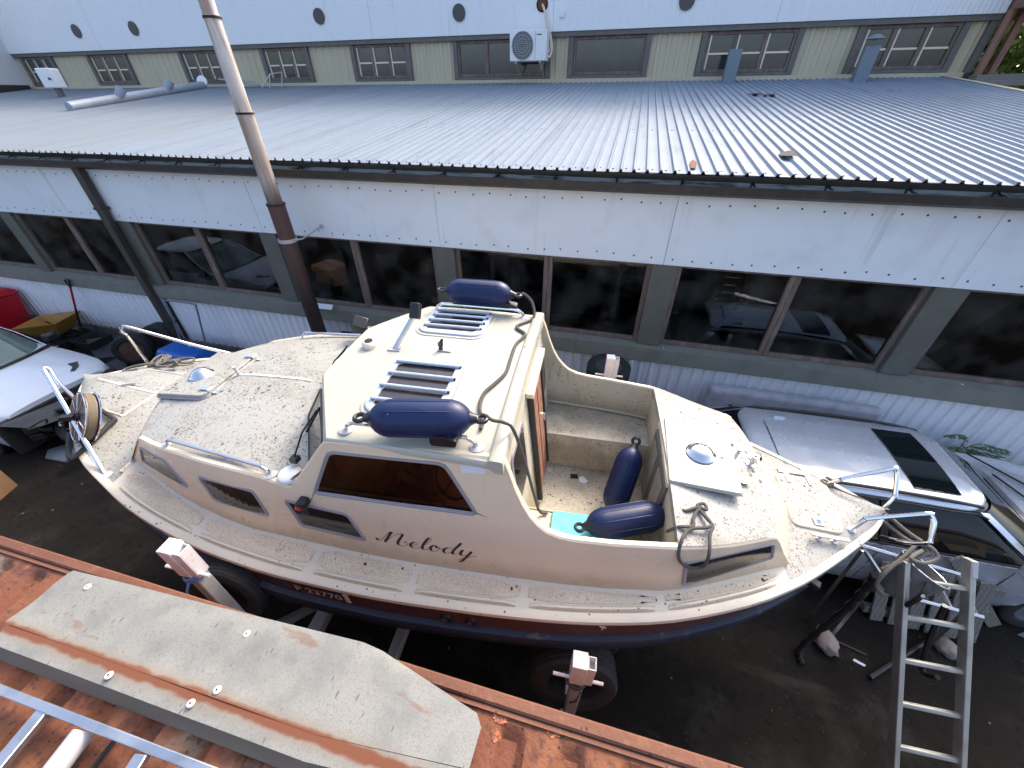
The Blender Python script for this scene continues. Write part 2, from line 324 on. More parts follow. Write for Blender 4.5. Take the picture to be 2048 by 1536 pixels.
M['rustpipe']=mat('brown_downpipe',(.05,.042,.036),.5,0,[dict(scale=(8,8,2),lo=.5,hi=.8,col=(.09,.07,.055),amt=.6)])
M['bluegrey']=mat('bluegrey_steel',(.17,.21,.25),.5,.2)
M['greypipe']=mat('grey_pvc_pipe',(.30,.34,.39),.5,0,[dict(scale=3,lo=.45,hi=.75,col=(.22,.25,.28),amt=.6)])
M['acwhite']=mat('ac_white',(.80,.81,.80),.4,0,[dict(scale=3,lo=.5,hi=.8,col=(.7,.7,.68),amt=.5)])
M['acgrille']=mat('ac_grille',(.42,.44,.46),.45)
M['acdark']=mat('ac_dark',(.07,.068,.066),.5)
M['brownpaint']=mat('brown_paint_wood',(.27,.14,.095),.6,0,[dict(scale=(6,6,2),lo=.45,hi=.75,col=(.13,.085,.065),amt=.7)])
M['ground']=mat('dark_yard_dirt',(.021,.0182,.0148),.92,0,[dict(scale=.55,lo=.40,hi=.66,col=(.0135,.0117,.0096),amt=.9),dict(scale=2.2,lo=.5,hi=.75,col=(.042,.037,.030),amt=.65),dict(scale=14,lo=.5,hi=.72,col=(.010,.009,.008),amt=.6),dict(kind='wave',scale=(.35,.5,.3),lo=.86,hi=.99,col=(.028,.024,.019),dist=9.,amt=.5,mask=(.8,.45,.62)),dict(kind='spot',scale=9,r=.17,pow=7.,col=(.15,.135,.11),soft=.03),dict(kind='spot',scale=45,r=.3,pow=5.,col=(.075,.066,.054),mask=(.9,.42,.62),soft=.05),dict(scale=1.1,lo=.60,hi=.70,col=(.006,.0055,.005),amt=.7),dict(scale=(.7,2.6,1),lo=.60,hi=.74,col=(.060,.052,.041),amt=.6),dict(kind='spot',scale=28,r=.2,pow=8.,col=(.07,.065,.055),soft=.04)],spec=.08,bump=(18,.5,.02),bump2=(90,.4,.006))
M['rust']=mat('rusty_container_paint',(.155,.050,.023),.8,0,[dict(scale=3.0,lo=.42,hi=.62,col=(.21,.078,.032),amt=.85),dict(scale=7,lo=.52,hi=.66,col=(.070,.023,.015),amt=.8),dict(scale=2.3,lo=.56,hi=.66,col=(.19,.165,.125),amt=.7,mask=(9,.38,.55)),dict(scale=34,lo=.50,hi=.70,col=(.055,.02,.013),amt=.65),dict(scale=5,lo=.66,hi=.74,col=(.33,.11,.05),amt=.7),dict(kind='spot',scale=60,r=.4,pow=5.,col=(.04,.018,.012))],bump=(45,.6,.008),bump2=(160,.4,.003))
M['rustrail']=mat('rusty_container_rail',(.155,.060,.033),.75,0,[dict(scale=(2,9,9),lo=.42,hi=.66,col=(.115,.042,.024),amt=.8),dict(scale=26,lo=.55,hi=.72,col=(.21,.095,.045),amt=.6),dict(kind='spot',scale=50,r=.4,pow=5.,col=(.05,.022,.014))],bump=(60,.5,.005))
M['patch']=mat('orange_light_spot',(.46,.14,.065),.7,0,[dict(scale=55,lo=.40,hi=.54,col=(.18,.058,.028),amt=1.)],bump=(90,.5,.006))  # colour of the bright light spots painted on the container roof
M['sheet']=mat('galvanised_sheet',(.225,.224,.20),.62,.0,[dict(scale=7,lo=.42,hi=.7,col=(.155,.16,.15),amt=.7),dict(scale=150,lo=.45,hi=.70,col=(.12,.125,.115),amt=.6),dict(scale=30,lo=.5,hi=.75,col=(.23,.235,.225),amt=.4),dict(kind='spot',scale=(60,22,30),r=.35,pow=6.,col=(.13,.11,.09),soft=.05,wob=.3),dict(scale=(5,16,5),lo=.66,hi=.74,col=(.16,.085,.05),amt=.6),dict(kind='band',y0=-.0855,sl=.0185,w=.034,soft=.02,wob=(9,.035),col=(.20,.15,.10),amt=.55),dict(kind='band',y0=-.0855,sl=.0185,w=.019,soft=.008,wob=(13,.03),col=(.15,.052,.025),rough=.9,metal=0.)],bump=(120,.15,.002))
M['rustline']=mat('rust_seam',(.15,.05,.024),.85,0,[dict(scale=14,lo=.45,hi=.7,col=(.20,.08,.035),amt=.8)],bump=(60,.5,.005))
M['washer']=mat('pale_washer',(.74,.70,.62),.4,.2,[dict(scale=60,lo=.5,hi=.75,col=(.5,.45,.38),amt=.6)])
M['silver']=mat('silver_car_paint',(.70,.74,.79),.25,.55,[dict(scale=3,lo=.45,hi=.85,col=(.64,.68,.73),amt=.5),dict(scale=60,lo=.55,hi=.8,col=(.5,.54,.6),amt=.3)],coat=.3,rvar=.06)
M['carwhite']=mat('white_car_paint',(.56,.62,.68),.25,0,[dict(scale=3,lo=.45,hi=.8,col=(.50,.56,.62),amt=.5)],coat=.6)
M['carglass']=mat('dark_car_glass',(.006,.009,.010),.03,0,spec=.35)
M['wsglass']=mat('greenish_windscreen',(.10,.15,.14),.04,0,[dict(scale=1.2,lo=.45,hi=.7,col=(.05,.075,.07),amt=.8)],spec=.6)
M['red']=mat('red_bin_plastic',(.48,.008,.018),.38,0,[dict(scale=4,lo=.45,hi=.8,col=(.36,.006,.014),amt=.6)])
M['yellow']=mat('barrow_yellow',(.42,.20,.025),.6,0,[dict(scale=5,lo=.45,hi=.65,col=(.25,.16,.07),amt=.8)])
M['tray']=mat('barrow_dirty_inside',(.27,.20,.10),.8,0,[dict(scale=8,lo=.45,hi=.65,col=(.16,.12,.07),amt=.8)])
M['blue']=mat('blue_plastic_tub',(.005,.115,.46),.35)
M['slate']=mat('slate_rubber_mat',(.045,.05,.058),.75,0,[dict(scale=5,lo=.45,hi=.7,col=(.07,.075,.085),amt=.6)])
M['card']=mat('brown_cardboard',(.42,.24,.12),.8,0,[dict(scale=(3,30,3),lo=.45,hi=.7,col=(.36,.20,.10),amt=.5)])
M['mattress']=mat('grey_foam_cover',(.46,.45,.48),.85,0,[dict(scale=5,lo=.42,hi=.7,col=(.28,.27,.28),amt=.6)],bump=(60,.3,.006))
M['galv']=mat('galvanised_post',(.50,.49,.48),.5,.25,[dict(scale=6,lo=.42,hi=.72,col=(.40,.38,.37),amt=.7)])
M['postwhite']=mat('white_painted_steel',(.76,.72,.71),.45,0,[dict(scale=14,lo=.60,hi=.72,col=(.40,.27,.2),amt=.6),dict(scale=5,lo=.5,hi=.8,col=(.66,.6,.58),amt=.5)])
M['aquamat']=mat('aqua_foam_mat',(.13,.50,.60),.8,0,[dict(scale=14,lo=.45,hi=.75,col=(.24,.56,.60),amt=.6)])
M['paper']=mat('white_paper',(.72,.74,.78),.7,0,[dict(scale=20,lo=.5,hi=.8,col=(.6,.62,.66),amt=.5)])
M['stone']=mat('pale_stone',(.30,.25,.21),.9,0,[dict(scale=12,lo=.45,hi=.7,col=(.18,.14,.12),amt=.7)],bump=(25,.5,.02))
M['leaf']=mat('weed_leaf',(.09,.15,.05),.6,0,[dict(scale=30,lo=.4,hi=.7,col=(.05,.10,.03),amt=.7)])
M['leaf2']=mat('tree_leaf',(.20,.31,.07),.55,0,[dict(scale=2.5,lo=.4,hi=.65,col=(.10,.19,.045),amt=.8),dict(scale=3.1,lo=.55,hi=.75,col=(.36,.42,.10),amt=.6)])
M['bark']=mat('bark',(.10,.07,.05),.9)
M['bucket']=mat('grimy_grey_bucket',(.15,.145,.14),.5,0,[dict(scale=7,lo=.45,hi=.7,col=(.09,.086,.08),amt=.8)])
M['brownreel']=mat('reel_brown_plastic',(.16,.115,.10),.5,0,[dict(scale=9,lo=.45,hi=.7,col=(.10,.075,.065),amt=.7)])
M['text']=mat('black_vinyl_letter',(.012,.011,.012),.35)
M['regtext']=mat('pale_vinyl_number',(.86,.76,.72),.5,0,[dict(scale=40,lo=.5,hi=.7,col=(.66,.55,.5),amt=.5)])
M['navred']=mat('red_lens',(.45,.01,.012),.15)
M['plateblue']=mat('plate_blue',(.02,.13,.42),.4)
M['stickb']=mat('sticker_blue',(.12,.22,.48),.5)
M['copper']=mat('orange_strap',(.45,.17,.05),.6)
M['oppwall']=mat('opposite_tan_wall',(.20,.17,.125),.8,0,[dict(scale=1.5,lo=.4,hi=.7,col=(.15,.13,.095),amt=.6)])
M['opproof']=mat('opposite_red_roof',(.10,.045,.035),.7)
M['interior']=mat('dim_interior',(.20,.19,.165),.8,0,[dict(scale=.9,lo=.4,hi=.7,col=(.09,.085,.075),amt=.8)])
M['greenscr']=mat('green_netting',(.02,.12,.08),.6)
# ------------------------------------------------------------------ camera, light
cd=bpy.data.cameras.new('camera'); cam=bpy.data.objects.new('camera',cd); COL.objects.link(cam)
cd.sensor_width=36; cd.lens=36*775/2048; cd.clip_start=.03; cd.clip_end=2000
r_=V(.966780764857,.255565524220,-.004606032146); u_=V(-.148471660891,.576140528663,.803752609417); f_=V(-.208065178764,.776368697245,-.594945818814)
mw=Matrix((r_,u_,-f_)).transposed().to_4x4(); mw.translation=V(0,0,4.6); cam.matrix_world=mw
sc.camera=cam
SUN_EL,SUN_AZ=R(41),R(21)        # azimuth measured from +Y towards +X
sd=V(math.sin(SUN_AZ)*math.cos(SUN_EL),math.cos(SUN_AZ)*math.cos(SUN_EL),math.sin(SUN_EL))
sl=bpy.data.lights.new('sun','SUN'); so=bpy.data.objects.new('sun',sl); COL.objects.link(so)
sl.energy=.65; sl.angle=R(10); sl.color=(1,.94,.84); so.rotation_euler=(-sd).to_track_quat('-Z','Y').to_euler()
w=bpy.data.worlds.new('World'); sc.world=w; w.use_nodes=True; wn=w.node_tree.nodes; wl=w.node_tree.links
sk=wn.new('ShaderNodeTexSky'); sk.sky_type='NISHITA'; sk.sun_disc=False; sk.sun_elevation=SUN_EL; sk.sun_rotation=SUN_AZ; sk.dust_density=5.; sk.air_density=.8; sk.ozone_density=.4
wl.new(sk.outputs[0],wn['Background'].inputs[0]); wn['Background'].inputs[1].default_value=.15
vs=sc.view_settings; vs.view_transform='Standard'; vs.look='None'; vs.gamma=1; vs.exposure=1.75
sc.cycles.max_bounces=8; sc.cycles.transparent_max_bounces=10; sc.cycles.use_denoising=True
# ------------------------------------------------------------------ ground
mb=MB(); n=60
def gz(x,y): return 0.
rows=[]
mb.grid([[(x,y,0.) for x in (-400,-60,-20,-10,-5,0,5,10,20,60,400)] for y in (-400,-60,-20,-5,0,3,6,20,60,400)])
tag(mb.build('ground',M['ground']),None,None,kind='structure')
# ------------------------------------------------------------------ low workshop
XL,XR=-25.,7.1; YW=5.52
bw=thing('workshop_building','long low workshop with white fascia band, window strip and corrugated roof behind the boat','building',(0,YW,0))
def wavy(x0,x1,pitch,depth,kind='trap'):
    out=[];x=x0
    while x<x1:
        if kind=='trap': pts=[(0,0),(.48,0),(.62,1),(.86,1)]
        elif kind=='roof': pts=[(0,.06),(.06,0),(.66,0),(.72,.06),(.81,1),(.93,1)]
        else: pts=[(k/8,.5-.5*math.cos(k/8*2*math.pi)) for k in range(8)]
        for t,d in pts:
            if x+t*pitch<=x1: out.append((x+t*pitch,d*depth))
        x+=pitch
    out.append((x1,0)); return out
def corr(x0,x1,y,z0,z1,pitch,depth,kind='trap',jag=0):
    mb=MB(); p=wavy(x0,x1,pitch,depth,kind)
    mb.grid([[(x,y-d,z) for x,d in p] for z in (z0,z1)]); return mb
for a,b in ((XL,-9.12),(-9.0,-5.5),(-4.42,.7),(.705,7.05)):
    corr(a,b,YW,.24,1.30,.16,.022).build('corrugated_panel',M['clad'],bw,world=True)
MB().bb(XL,XR,5.56,5.8,0,1.5).build('base_wall',M['concrete'],bw,world=True)
MB().bb(-5.52,-4.40,5.545,5.56,.3,1.31).build('exposed_brickwork',M['brickgap'],bw,world=True)
MB().bb(-4.86,-4.48,5.50,5.545,.55,1.0).build('wall_hole',M['blackm'],bw,world=True)
MB().bb(XL,XR,5.47,5.56,-.02,.235).build('plinth',M['concrete'],bw,world=True)
# window strip
posts=[3.88+3.205*i for i in range(-9,2)]
for i,px in enumerate(posts):
    MB().bb(px-.165,px+.165,5.47,5.62,1.555,2.80).build('window_post',M['post'],bw,bevel=.008,world=True)
x=XL
while x<XR:
    x2=min(x+4.1,XR)
    MB().loft([[(xx,5.56,1.56),(xx,5.40,1.525),(xx,5.395,1.30),(xx,5.41,1.285),(xx,5.56,1.285)] for xx in (x,x2-.004)]).build('window_sill',M['sill'],bw,world=True,smooth=0)
    x=x2
def window(x0,x1,z0,z1,y,ft,frame,pane,nx=1,nz=1,parent=bw,bar=.04,rv=.03):
    mb=MB()
    mb.bb(x0,x0+ft,y-.035,y+.04,z0,z1); mb.bb(x1-ft,x1,y-.035,y+.04,z0,z1)
    mb.bb(x0+ft,x1-ft,y-.035,y+.04,z0,z0+ft); mb.bb(x0+ft,x1-ft,y-.035,y+.04,z1-ft,z1)
    for i in range(1,nx):
        xx=x0+(x1-x0)*i/nx; mb.bb(xx-bar/2,xx+bar/2,y-.028,y+.03,z0+ft,z1-ft)
    f=mb.build('window_frame',frame,parent,bevel=.006,world=True)
    p=MB(); p.bb(x0+ft*.7,x1-ft*.7,y+.01,y+.016,z0+ft*.7,z1-ft*.7); p.build('window_pane',pane,f,world=True,smooth=0)
    return f
for i in range(len(posts)-1):
    a,b=posts[i]+.165,posts[i+1]-.165; m=(a+b)/2
    for q in ((a,m-.002),(m+.002,b)):
        window(q[0],q[1],1.56,2.80,5.57,.062,M['brownframe'],M['pane'])
window(posts[-1]+.165,XR,1.56,2.8,5.57,.062,M['brownframe'],M['pane'])
window(XL+.05,posts[0]-.165,1.56,2.8,5.57,.062,M['brownframe'],M['pane'])
# interior shell
mb=MB(); mb.quad((XL,5.8,.05),(XR,5.8,.05),(XR,11,.05),(XL,11,.05)); mb.quad((XL,11,.05),(XR,11,.05),(XR,11,3.85),(XL,11,3.85)); mb.quad((XL,5.6,3.6),(XR,5.6,3.6),(XR,11,3.85),(XL,11,3.85)); mb.quad((XL,5.6,0),(XL,11,0),(XL,11,3.8),(XL,5.6,3.8)); mb.quad((XR,5.6,0),(XR,11,0),(XR,11,3.8),(XR,5.6,3.8))
for k in range(-7,3): mb.bb(k*3.2+.9,k*3.2+1.1,7.6,7.8,0.05,3.6)
for k in range(-24,6,3): mb.bb(k+.2,k+2.4,9.9,10.8,.9,.96); mb.bb(k+.3,k+.4,10,10.7,.05,.9); mb.bb(k+2.2,k+2.3,10,10.7,.05,.9); mb.bb(k+.5,k+1.1,10.1,10.6,.96,1.4)
mb.build('interior',M['interior'],bw,world=True,smooth=0)
# fascia band panels with screws
x=XL
while x<XR-.1:
    x2=min(x+3.205,XR); mb=MB(); t=random.uniform(-.004,.004)
    mb.add([(x+.003,5.455+t,2.79),(x2-.003,5.455-t,2.79),(x2-.003,5.44-t,3.67),(x+.003,5.44+t,3.67),(x+.003,5.50,2.79),(x2-.003,5.50,2.79),(x2-.003,5.50,3.67),(x+.003,5.50,3.67)],[(0,1,2,3),(4,7,6,5),(0,4,5,1),(3,2,6,7),(0,3,7,4),(1,5,6,2)])
    for zz,yy in ((2.88,5.4535),(3.55,5.4425)):
        xx=x+.1
        while xx<x2-.05:
            mb.lathe([(.0,-.006),(.012,-.004),(.012,.004)],8,(xx+random.uniform(-.03,.03),yy+(t if xx-x<1.6 else -t),zz+random.uniform(-.02,.02)),(0,1,0),1); xx+=.245
    mb.build('fascia_panel',[M['band'],M['screw']],bw,world=True)
    x=x2
# eaves board, gutter, roof
MB().bb(XL,XR,5.405,5.44,3.66,3.885).build('eaves_board',M['fascia'],bw,world=True)
def gut(x0,x1):
    prof=[(5.402,3.805),(5.402,3.72),(5.37,3.69),(5.27,3.685),(5.225,3.715),(5.215,3.785),(5.205,3.79),(5.20,3.785),(5.205,3.705),(5.26,3.672),(5.38,3.675),(5.404,3.70)]
    mb=MB(); mb.loft([[(x,y,z) for y,z in prof] for x in (x0,x1)])
    mi=[]
    for k,f in enumerate(mb.f): mb.m[k]=1 if (len(f)==4 and k<4) else 0
    return mb.build('gutter',[M['gutter'],M['gutin']],bw,world=True,smooth=0)
g1=gut(XL,XR)
x=XL+.3
while x<XR:
    mb=MB(); mb.bar((x,5.404,3.80),(x,5.21,3.795),.022,.005); mb.bar((x,5.402,3.86),(x,5.402,3.74),.022,.006,(0,1,0)); mb.bar((x+.008,5.40,3.83),(x+.008,5.30,3.785),.012,.012)
    mb.build('gutter_bracket',M['gutter'],g1,world=True,smooth=0); x+=.745
SL=.1122
def roofz(y): return 3.9+SL*(y-5.2)
def roofpart(x0,x1,m,dz):
    p=wavy(x0,x1,.148,.029,'roof'); mb=MB()
    ys=[5.2,5.9,7.2,8.7,10.2,11.7,13.2,14.4]
    mb.grid([[(x,y+(.012*math.sin(x*7.1) if j==0 else 0),roofz(y)+d+dz+.004*math.sin(x*1.3+j)) for x,d in p] for j,y in enumerate(ys)])
    b=len(mb.v); mb.grid([[(x,y,roofz(y)+d+dz-.006) for x,d in p] for y in (5.2,5.9)])
    xx=x0+.07; k=0
    while x1>xx:
        for y in (5.32,7.6,9.9,12.3):
            if (k%2==0 or y<5.5) and xx>-9: mb.lathe([(.011,0),(.010,.006)],6,(xx-.035,y+random.uniform(-.03,.03),roofz(y)+dz+.002),(0,0,1),1)
        xx+=.148; k+=1
    return mb.build('corrugated_roof',[m,M['screw']],bw,world=True,smooth=25)
roofpart(-8.35,XR,M['roof'],.003); roofpart(XL,-8.36,M['roofw'],0)
MB().loft([[(x,5.25,roofz(5.25)-.02),(x,14.4,roofz(14.4)-.02),(x,14.4,roofz(14.4)-.12),(x,5.45,roofz(5.45)-.15)] for x in (XL,XR)]).build('roof_deck',M['fascia'],bw,world=True,smooth=0)
MB().loft([[(7.05,y,roofz(y)+.05),(7.17,y,roofz(y)+.05),(7.17,y,roofz(y)-.3),(7.13,y,roofz(y)-.3),(7.13,y,roofz(y)+.035),(7.05,y,roofz(y)+.04)] for y in (5.15,14.38)]).build('verge_flashing',M['yellowfl'],bw,world=True,smooth=0)
MB().bb(7.0,7.12,5.6,14.3,0,3.7).build('end_wall',M['concrete'],bw,world=True)
# torn flaps of the roof sheet and rust hole
for (x,y,s_) in ((2.40,11.3,.16),(2.64,11.15,.14),(1.83,5.95,.11)):
    mb=MB(); mb.add([(x-s_,y,roofz(y)+.045),(x+s_*.6,y-.08,roofz(y)+.05),(x+s_,y+.35,roofz(y)+.07),(x-s_*.4,y+.3,roofz(y)+.06)],[(0,1,2,3)]); mb.build('torn_roof_patch',M['blackm'],bw,world=True,smooth=0)
mb=MB(); mb.add([(.68,5.35,3.945),(.74,5.36,3.945),(.77,5.62,3.974),(.73,5.72,3.986),(.69,5.6,3.972)],[(0,1,2,3,4)]); mb.build('rust_patch',M['rustline'],bw,world=True,smooth=0)
# ------------------------------------------------------------------ downpipe (left) 
dp=thing('downpipe','dark brown square downpipe running down the workshop wall left of the flue','downpipe',(-9.1,5.38,.3))
MB().bar((-9.1,5.36,.32),(-9.1,5.36,3.69),.15,.11,(0,1,0)).build('pipe',M['rustpipe'],dp,world=True,bevel=.012)
for z in (.7,3.0): MB().bb(-9.2,-9.0,5.30,5.47,z,z+.04).build('clip',M['gutter'],dp,world=True)
# ------------------------------------------------------------------ flue pipe
fp=thing('flue_pipe','tall flue pipe, white on top and rusty to black below, before the workshop wall','flue pipe',(-4.81,4.93,0))
FX,FY=-4.81,4.93
MB().lathe([(.117,1.15),(.117,3.36),(.122,3.36),(.122,3.40)],20,(FX,FY,0)).build('lower_pipe',M['pipe'],fp)
for o_ in list(fp.children): o_.location=(0,0,0); 
def wl_(ob):  # vertices of lathes above are world: shift
    for v in ob.data.vertices: v.co.x-=FX; v.co.y-=FY
wl_(fp.children[0])
MB().lathe([(.097,3.38),(.097,4.42),(.101,4.42),(.101,4.47)],20,(0,0,0)).build('middle_pipe',M['pipe'],fp)
MB().lathe([(.088,4.45),(.086,5.32),(.09,5.32),(.09,5.36)],20,(0,0,0)).build('upper_pipe',M['pipe'],fp)
MB().lathe([(.076,5.34),(.076,8.2)],20,(0,0,0)).build('top_pipe',M['pipe'],fp)
for z,r in ((3.385,.126),(4.45,.104),(5.34,.095)): MB().lathe([(r,z-.012),(r+.003,z),(r,z+.012)],20).build('joint_ring',M['iron'],fp)
MB().lathe([(.155,1.12),(.155,1.17),(.12,1.18)],20).build('flange',M['iron'],fp)
MB().tube(smooth_pts([(0,0,1.14),(0,0,.95),(.05,.12,.8),(.18,.6,.76)],5),.115,14).build('elbow',M['iron'],fp)
mb=MB(); mb.lathe([(.122,2.86),(.135,2.86),(.135,2.91),(.122,2.91)],20); mb.tube([(.12,.0,2.89),(.22,.05,2.9),(.24,.50,2.97)],.012,8); mb.lathe([(.03,0),(.03,.03)],10,(.24,.49,2.97),(0,1,0)); mb.build('wall_clamp',M['galv'],fp)
MB().tube([(-.13,0,3.4),(-.115,0,4.5),(-.10,0,6.0),(-.1,0,8)],.012,6).build('conduit',M['acgrille'],fp)
# ------------------------------------------------------------------ upper building
YU=14.4
ub=thing('upper_building','taller white clad building with tan corrugated strip and small windows above the metal roof','building',(0,YU,0))
UXL,UXR=XL,7.62
MB().bb(UXL,UXR,14.5,22,0,9).build('wall_core',M['interior'],ub,world=True)
x=UXL
while x<UXR-.2:
    x2=min(x+5.6,UXR); p=wavy(x+.003,x2-.003,.1,.006,'sin'); mb=MB(); mb.grid([[(q,14.30-d,z) for q,d in p] for z in (6.06,9.0)]); mb.grid([[(q,14.30-d,6.06) for q,d in p],[(q,14.44,6.06) for q,d in p]])
    mb.build('cladding_panel',M['upwhite'],ub,world=True); x=x2
MB().bb(UXL,UXR,14.33,14.46,5.95,6.055).build('head_trim',M['tandark'],ub,world=True)
MB().bb(UXL,UXR,14.36,14.5,4.88,5.03).build('foot_flashing',M['tan'],ub,world=True)
wins=[(-23.9,-22.45,3,2),(-20.35,-18.65,3,2),(-15.95,-14.4,3,2),(-12.45,-10.85,3,2),(-9.0,-7.2,3,2),(-5.5,-2.8,0,0),(-2.0,-.05,1,1),(1.5,3.6,3,2),(5.05,7.0,3,2)]
cur=UXL
for (a,b,nx,nz) in wins:
    if a-.14>cur+.05: corr(cur,a-.14,14.46,5.03,5.955,.27,.03).build('tan_panel',M['tan'],ub,world=True)
    mb=MB(); mb.bb(a-.14,a,14.37,14.5,5.03,5.95); mb.bb(b,b+.14,14.37,14.5,5.03,5.95); mb.bb(a,b,14.35,14.5,5.03,5.10)
    sr=mb.build('window_surround',M['tandark'],ub,world=True,bevel=.01)
    fm=M['brownframe']; z0,z1=5.105,5.945; ft=.07; y=14.44
    mb=MB(); mb.bb(a,a+ft,y-.03,y+.04,z0,z1); mb.bb(b-ft,b,y-.03,y+.04,z0,z1); mb.bb(a+ft,b-ft,y-.03,y+.04,z0,z0+ft); mb.bb(a+ft,b-ft,y-.03,y+.04,z1-ft,z1)
    wb=MB()
    if nx==0: mb.bb(a+.85,a+.97,y-.028,y+.035,z0+ft,z1-ft)
    for i in range(1,nx): xx=a+(b-a)*i/nx; mb.bb(xx-.05,xx+.05,y-.028,y+.035,z0+ft,z1-ft)
    sr2=mb.build('window_frame',fm,ub,world=True,bevel=.006)
    if nz==2:
        zz=z0+(z1-z0)*.47
        for i in range(nx):
            xa=a+(b-a)*i/nx+(.052 if i else ft+.002); xb=a+(b-a)*(i+1)/nx-(.052 if i<nx-1 else ft+.002)
            wb.bb(xa,xb,y-.02,y+.03,zz-.02,zz+.02); wb.bb(xa,xa+.035,y-.02,y+.03,z0+ft,zz-.022); wb.bb(xa,xa+.035,y-.02,y+.03,zz+.022,z1-ft)
        wb.build('glazing_bar',M['white'],sr2,world=True)
    MB().bb(a+.04,b-.04,y+.012,y+.02,z0+.03,z1-.03).build('window_pane',M['upane'],sr2,world=True,smooth=0)
    cur=b+.14
corr(cur,UXR-.14,14.46,5.03,5.955,.27,.03).build('tan_panel',M['tan'],ub,world=True)
MB().bb(UXR-.14,UXR,14.36,14.52,0,5.95).build('corner_trim',M['tandark'],ub,world=True)
for x,z in ((-20.15,6.6),(-17.44,6.59),(-9.92,6.63),(-5.33,6.54),(.8,6.54),(5.8,6.6)):
    mb=MB(); mb.lathe([(.13,-.03),(.19,-.03),(.19,.0),(.13,.0)],24,(x,14.29,z),(0,1,0))
    f=mb.build('vent_grille',M['acdark'],ub,world=True)
    mb=MB(); mb.lathe([(.135,-.01),(.135,.01)],24,(x,14.285,z),(0,1,0)); 
    for k in range(-4,5):
        h=math.sqrt(max(.0,.13**2-(k*.028)**2)); mb.bb(x-h,x+h,14.262,14.268,z+k*.028-.006,z+k*.028+.006,1)
    mb.build('vent_louvre',[M['black'],M['acdark']],f,world=True)
MB().lathe([(.16,-.012),(.13,-.012),(.10,.03)],14,(-2.92,14.29,6.62),(0,1,0)).build('pipe_opening',M['rustline'],ub,world=True)
# ------------------------------------------------------------------ AC unit on the wall
ac=thing('air_conditioner','white air conditioning outdoor unit with round fan grille hung above the metal roof','air conditioner',(-3.18,13.95,5.4))
ax0,ax1,ay,az0,az1=-3.70,-2.66,13.76,5.41,6.07
MB().bb(ax0,ax1,ay,ay+.38,az0,az1).build('casing',M['acwhite'],ac,world=True,bevel=.02)
cx,cz=ax0+.37,(az0+az1)/2
MB().lathe([(.30,.0),(.30,-.012)],32,(cx,ay-.001,cz),(0,1,0)).build('fan_opening',M['acdark'],ac,world=True)
mb=MB()
for r in (.30,.22,.15,.08): mb.tube([(cx+r*math.cos(t*math.pi/16),ay-.02,cz+r*math.sin(t*math.pi/16)) for t in range(32)],.006,5,closed=True)
for k in range(-7,8):
    h=math.sqrt(.30**2-(k*.04)**2); mb.bar((cx+k*.04,ay-.022,cz-h),(cx+k*.04,ay-.022,cz+h),.006,.006,(0,1,0)); mb.bar((cx-h,ay-.025,cz+k*.04),(cx+h,ay-.025,cz+k*.04),.006,.006,(0,1,0))
mb.build('fan_grille',M['acgrille'],ac,world=True,smooth=0)
MB().bb(ax0+.72,ax0+.735,ay-.003,ay,az0+.04,az1-.04).build('panel_groove',M['acgrille'],ac,world=True)
MB().bb(ax0+.77,ax0+.9,ay-.004,ay,az1-.12,az1-.095).build('badge',M['acdark'],ac,world=True)
for xx in (ax0+.15,ax1-.2): 
    mb=MB(); mb.bb(xx,xx+.04,ay+.02,14.45,az0-.045,az0); mb.bar((xx+.02,ay+.1,az0-.04),(xx+.02,14.44,az0-.35),.03,.03); mb.build('bracket',M['galv'],ac,world=True)
mb=MB(); mb.tube(smooth_pts([(ax1-.02,ay+.2,az0+.12),(ax1+.05,ay+.25,az0+.10),(ax1+.07,ay+.45,az0+.3),(ax1-.02,14.26,az1),(-2.85,14.26,6.5),(-2.92,14.3,6.62)],6),.03,8); mb.tube(smooth_pts([(ax1-.02,ay+.2,az0+.2),(ax1+.03,ay+.25,az0+.2),(ax1+.02,ay+.45,az0+.4),(ax1-.06,14.26,az1),(-2.89,14.26,6.6)],6),.015,8)
mb.build('refrigerant_pipe',M['white'],ac,world=True)
sb=MB(); sb.bb(-2.42,-2.30,14.24,14.29,6.33,6.46); tag(sb.build('sensor_box',M['acwhite'],bevel=.01),'small grey junction box on the white cladding right of the AC pipes','sensor box')
# ------------------------------------------------------------------ left building, opposite building
lb=thing('brick_building','white painted brick building end at far left beside the metal roof','building',(-29,16,0))
MB().bb(-33,-24.28,12.5,24,0,11).build('brick_wall',M['brickw'],lb,world=True)
MB().bb(-24.28,-24.17,12.4,14.28,roofz(13)-.05,roofz(14.3)+.16).build('base_flashing',M['gutter'],lb,world=True)
ob=thing('opposite_building','tan workshop across the yard, behind the photographer, seen mirrored in window glass','building',(0,-18,0))
MB().bb(-40,30,-25,-18,0,4.4).build('wall',M['oppwall'],ob,world=True)
MB().loft([[(x,-17.4,4.3),(x,-17.4,4.45),(x,-21,5.6),(x,-25.5,4.5),(x,-25.5,4.3)] for x in (-41,31)]).build('roof',M['opproof'],ob,world=True,smooth=0)
for k in range(-9,7): MB().bb(k*4.2,k*4.2+2.6,-18.0,-17.95,1.6,3.4).build('window',M['upane'],ob,world=True)
